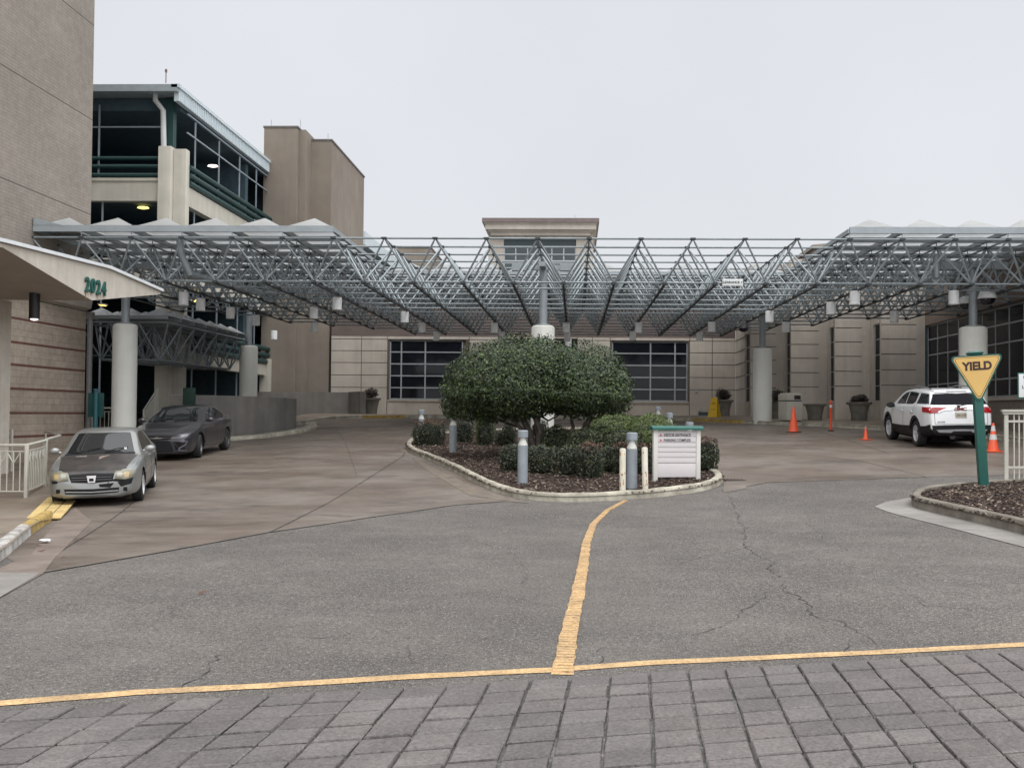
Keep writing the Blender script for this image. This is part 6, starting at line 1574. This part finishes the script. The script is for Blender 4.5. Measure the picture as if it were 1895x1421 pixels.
c2.patch('windscreen', 'T', [(X(1.35), -.70), (X(1.28), 0), (X(1.35), .70)], [(X(2.14), -.54), (X(2.10), 0), (X(2.14), .54)], M_cglass, .006, 16, 10)
c2.patch('roof_panel', 'T', [(X(2.16), -.54), (X(2.12), 0), (X(2.16), .54)], [(X(3.45), -.52), (X(3.50), 0), (X(3.45), .52)], pm('black_roof', (.02, .02, .022), .12, coat=.8), .004, 12, 8)
c2.patch('rear_window', 'T', [(X(3.56), -.5), (X(3.54), 0), (X(3.56), .5)], [(X(4.15), -.60), (X(4.2), 0), (X(4.15), .60)], M_cglass, .005)
for a, b_, c_, d_ in ((1.33, -.52, 1.5, -.02), (1.32, .06, 1.52, .55)):
    p, q = c2.hit('T', X(a), b_)[0], c2.hit('T', X(c_), d_)[0]; mb = MB(); mb.tube([p + Vector((0, 0, .02)), q + Vector((0, 0, .02))], .009, 5); mb.build('wiper', M_blkp, c2.t)
for sg in (-1, 1): c2.line('bonnet_crease', 'T', [(X(.35), sg * .42), (X(1.2), sg * .58)], .012, M_gun, .010)
for d in 'LR':
    c2.patch('side_window', d, [(X(1.78), .995), (X(2.62), 1.005)], [(X(1.90), 1.09), (X(2.2), 1.25), (X(2.42), 1.335), (X(2.62), 1.358)], M_cglass, .005)
    c2.patch('side_window', d, [(X(2.68), 1.005), (X(3.60), 1.03)], [(X(2.68), 1.36), (X(3.2), 1.335), (X(3.52), 1.22), (X(3.72), 1.12)], M_cglass, .005)
    c2.line('window_trim', d, [(X(1.76), .985), (X(3.6), 1.018), (X(3.78), 1.11)], .016, M_chrome, .008)
    c2.line('door_seam', d, [(X(1.45), .93), (X(1.46), .32), (X(2.6), .28), (X(2.65), .99)], .008, M_seam); c2.line('door_seam', d, [(X(2.65), .28), (X(3.35), .30), (X(3.55), .66), (X(3.65), 1.0)], .008, M_seam)
    for x in (2.42, 3.36): c2.patch('door_handle', d, [(X(x), .85), (X(x + .18), .852)], [(X(x), .88), (X(x + .18), .882)], M_gun, .028, 4, 2)
    c2.line('sill_crease', d, [(X(1.3), .36), (X(3.6), .42)], .03, M_gun, .012)
for sg in (-1, 1):
    c2.patch('headlight', 'F', fb(sg, [(.36, .615), (.60, .605), (.79, .66)]), fb(sg, [(.38, .65), (.60, .69), (.82, .745)]), pm('smoked_lamp', (.12, .125, .14), .1, spec=.7), .012, 12, 4)
    c2.line('lamp_strip', 'F', [(sg * .40, .628), (sg * .60, .635), (sg * .77, .685)], .014, M_lens, .018)
    c2.patch('side_vent', 'F', fb(sg, [(.50, .30), (.74, .32)]), fb(sg, [(.46, .54), (.78, .50)]), M_blkp, .006, 8, 6)
    c2.line('vent_blade', 'F', [(sg * .42, .545), (sg * .80, .53), (sg * .74, .42), (sg * .62, .36), (sg * .58, .28), (sg * .78, .27)], .032, pm('pale_gunmetal', (.16, .155, .185), .3, metal=.5), .018)
    c2.line('vent_blade', 'F', [(sg * .44, .53), (sg * .55, .40), (sg * .60, .27)], .026, M_gun, .016)
c2.patch('upper_grille', 'F', [(-.38, .60), (0, .575), (.38, .60)], [(-.40, .65), (0, .66), (.40, .65)], M_blkp, .008, 12, 2)
c2.line('grille_bar', 'F', [(-.42, .635), (0, .62), (.42, .635)], .014, M_chrome, .014)
mb = MB(); p = c2.hit('F', 0, .63)[0]; mb.lathe([(.028, .0), (.028, .012)], (p.x + .012, 0, .635), 18, 'x', sx=1.5); mb.build('badge', M_chrome, c2.t)
c2.patch('lower_grille', 'F', [(-.44, .25), (0, .24), (.44, .25)], [(-.36, .54), (0, .55), (.36, .54)], M_blkp, .007, 12, 5)
for z in (.31, .37, .43, .49): c2.line('grille_slat', 'F', [(-.38, z), (.38, z)], .012, pm('slat_grey', (.035, .035, .04), .4), .012)
c2.patch('front_lip', 'F', [(-.66, .185), (0, .18), (.66, .185)], [(-.62, .225), (0, .225), (.62, .225)], M_gun, .03, 12, 2)
c2.wheels(.235, 10, .225, M_rimd, .0, rad(10))
c2.mirror(X(1.66), .925, 1.05, M_gun, .11)

# ---------------- white SUV seen from behind
M_white = car_paint('white_paint', (.74, .745, .75), .0, .30, .7)
fl, rl = G(1651, 817), G(1702, 826)
# true wheelbase ahead of the rear contact point
rl2 = rl; hd = (fl - rl); hd.z = 0; hd.normalize(); hd = Vector((.035, 1, 0)).normalized()
fl2 = rl2 + hd * 2.857
c3 = Car('parked_suv', 'white sport utility car with black lower cladding parked facing away at the right', 'car', fl2, rl2, 2.857, 1.64, 4.92, .96,
         [(0, .80), (.04, .98), (.15, 1.04), (.6, 1.12), (1.10, 1.17), (1.18, 1.19), (1.95, 1.57), (2.2, 1.625), (2.8, 1.67), (3.6, 1.665), (4.25, 1.64), (4.45, 1.61), (4.50, 1.56), (4.74, 1.20), (4.80, 1.15), (4.87, 1.02), (4.90, .74), (4.92, .66)],
         [(0, .9), (.3, 1.0), (1.2, 1.12), (2.6, 1.17), (4.2, 1.22), (4.92, 1.15)],
         [(0, .74), (.04, .82), (.15, .89), (.4, .93), (1.0, .955), (2.4, .96), (4.0, .955), (4.5, .92), (4.75, .87), (4.92, .80)],
         [(0, .32), (.1, .26), (.8, .26), (2.4, .24), (4.2, .30), (4.92, .40)], .382, M_white, .34, low=.57)
X = c3.X
c3.patch('windscreen', 'T', [(X(1.24), -.74), (X(1.18), 0), (X(1.24), .74)], [(X(1.93), -.60), (X(1.90), 0), (X(1.93), .60)], M_cglass, .006)
M_pglass = pm('privacy_glass', (.012, .012, .016), .25, spec=.03, var=0)
c3.patch('tailgate_window', 'B', [(-.78, 1.235), (0, 1.23), (.78, 1.235)], [(-.66, 1.53), (0, 1.55), (.66, 1.53)], M_pglass, .006, 16, 8)
c3.patch('spoiler', 'T', [(X(4.18), -.64), (X(4.16), 0), (X(4.18), .64)], [(X(4.49), -.60), (X(4.52), 0), (X(4.49), .60)], M_white, .03, 14, 4)
c3.patch('brake_lamp', 'B', [(-.28, 1.575), (.28, 1.575)], [(-.28, 1.595), (.28, 1.595)], pm('dark_brake_lamp', (.03, .01, .012), .3), .03, 6, 1)
for d in 'LR':
    c3.patch('side_window', d, [(X(1.72), 1.185), (X(2.62), 1.20)], [(X(1.86), 1.31), (X(2.08), 1.45), (X(2.3), 1.525), (X(2.62), 1.565)], M_cglass, .005)
    c3.patch('side_window', d, [(X(2.70), 1.20), (X(3.42), 1.22), (X(3.58), 1.30)], [(X(2.70), 1.568), (X(3.2), 1.565), (X(3.60), 1.54)], M_cglass, .005)
    c3.patch('side_window', d, [(X(3.74), 1.25), (X(4.62), 1.26)], [(X(3.80), 1.55), (X(4.15), 1.545), (X(4.42), 1.53)], M_cglass, .005)
    c3.line('door_seam', d, [(X(1.40), 1.1), (X(1.42), .55), (X(1.5), .42), (X(2.6), .42), (X(2.66), 1.14)], .009, M_seam); c3.line('door_seam', d, [(X(2.66), .42), (X(3.25), .44), (X(3.5), .82), (X(3.66), 1.2)], .009, M_seam)
    for x in (2.38, 3.34): c3.patch('door_handle', d, [(X(x), .98), (X(x + .2), .985)], [(X(x), 1.015), (X(x + .2), 1.02)], M_white, .032, 4, 2)
    c3.patch('sill_cladding', d, [(X(1.30), .27), (X(3.48), .29)], [(X(1.34), .50), (X(3.42), .52)], M_blkp, .018, 12, 4)
    for ax in (c3.wb / 2, -c3.wb / 2):
        arc = lambda r_: [(ax + r_ * math.cos(a), .392 + r_ * math.sin(a)) for a in [PI * (-.06 + 1.12 * k / 16) for k in range(17)]]
        c3.patch('arch_cladding', d, arc(.445), arc(.515), M_blkp, .020, 20, 2)
    c3.patch('rear_cladding', d, [(X(3.92), .36), (X(4.4), .42), (X(4.86), .50)], [(X(4.02), .50), (X(4.35), .58), (X(4.86), .69)], M_blkp, .014, 10, 4)
    c3.patch('side_rear_lamp', d, [(X(4.42), 1.03), (X(4.84), 1.01)], [(X(4.36), 1.17), (X(4.80), 1.17)], M_red, .012, 8, 4)
    mb = MB(); sg = 1 if d == 'L' else -1
    mb.tube([(X(1.98), sg * .60, 1.60), (X(2.15), sg * .60, 1.675), (X(2.8), sg * .61, 1.735), (X(3.6), sg * .61, 1.73), (X(4.1), sg * .61, 1.685), (X(4.22), sg * .61, 1.64)], .020, 8)
    for q_ in (2.05, 3.1, 4.15): mb.box((X(q_) - .05, sg * .60 - .015, 1.58), (X(q_) + .05, sg * .60 + .018, 1.70))
    mb.build('roof_rail', pm('rail_grey', (.22, .23, .24), .35, metal=.6), c3.t)
for sg in (-1, 1): c3.patch('rear_lamp', 'B', fb(sg, [(.52, 1.04), (.66, 1.01), (.84, 1.00)]), fb(sg, [(.38, 1.155), (.66, 1.168), (.85, 1.165)]), M_red, .016, 10, 4)
c3.line('chrome_strip', 'B', [(-.62, 1.03), (-.45, 1.10), (0, 1.12), (.45, 1.10), (.62, 1.03)], .035, M_chrome, .024)
c3.patch('bumper', 'B', [(-.78, .47), (0, .46), (.78, .47)], [(-.80, .665), (0, .675), (.80, .665)], M_blkp, .022, 16, 4)
c3.patch('skid_panel', 'B', [(-.62, .47), (0, .455), (.62, .47)], [(-.70, .545), (0, .56), (.70, .545)], pm('silver_trim', (.25, .255, .26), .45, metal=.1), .040, 14, 3)
c3.patch('lower_bumper', 'B', [(-.70, .385), (0, .385), (.70, .385)], [(-.74, .468), (0, .455), (.74, .468)], M_blkp, .02, 14, 2)
c3.patch('tow_cover', 'B', [(-.30, .455), (.30, .455)], [(-.24, .505), (.24, .505)], M_blkp, .052, 6, 2)
c3.line('tailgate_seam', 'B', [(-.72, 1.1), (-.72, .70), (0, .695), (.72, .70), (.72, 1.1)], .010, M_seam, .004)
p = c3.hit('B', 0, .98)[0]; px_ = p.x - .02
mb = MB(); mb.bbox((px_ - .012, -.155, .87), (px_ + .03, .155, 1.03), .004); pl_ = mb.build('number_plate', M_plate, c3.t)
bk = lambda y, z, x=px_ - .014: face_mtx((x, y, z), (0, -1, 0), (0, 0, 1))
text('plate_lettering', 'DLK 5650', .085, M_txt, pl_, bk(0, .947), .001, sx=.72, off=.002)
q = c3.hit('B', 0, 1.12)[0]; text('lettering', 'GMC', .115, pm('red_chrome', (.30, .10, .09), .3, metal=.4), c3.t, bk(0, 1.118, q.x - .036), .005, sx=1.35, off=.006)
q = c3.hit('B', .55, .76)[0]; text('lettering', 'ACADIA', .06, M_chrome, c3.t, bk(.55, .765, q.x - .008), .004, off=.001)
p, q = c3.hit('B', 0, 1.16)[0], c3.hit('B', .0, 1.2)[0]; mb = MB(); a = c3.hit('B', .05, 1.20)[0]; b_ = c3.hit('B', -.36, 1.28)[0]
mb.tube([a + Vector((-.04, 0, 0)), b_ + Vector((-.03, 0, 0))], .010, 5); mb.box(a + Vector((-.06, -.03, -.03)), a + Vector((.02, .03, .02))); mb.build('rear_wiper', M_blkp, c3.t)
mb = MB(); mb.tube([(X(4.7), -.52, .34), (X(4.9), -.52, .35)], .035, 10); mb.tube([(X(4.1), -.3, .33), (X(4.75), .2, .34)], .08, 8); mb.build('exhaust', M_rimd, c3.t)
c3.wheels(.235, 6, .245, M_rim, .0, rad(4))
c3.mirror(X(1.62), .98, 1.13, M_blkp, .125)
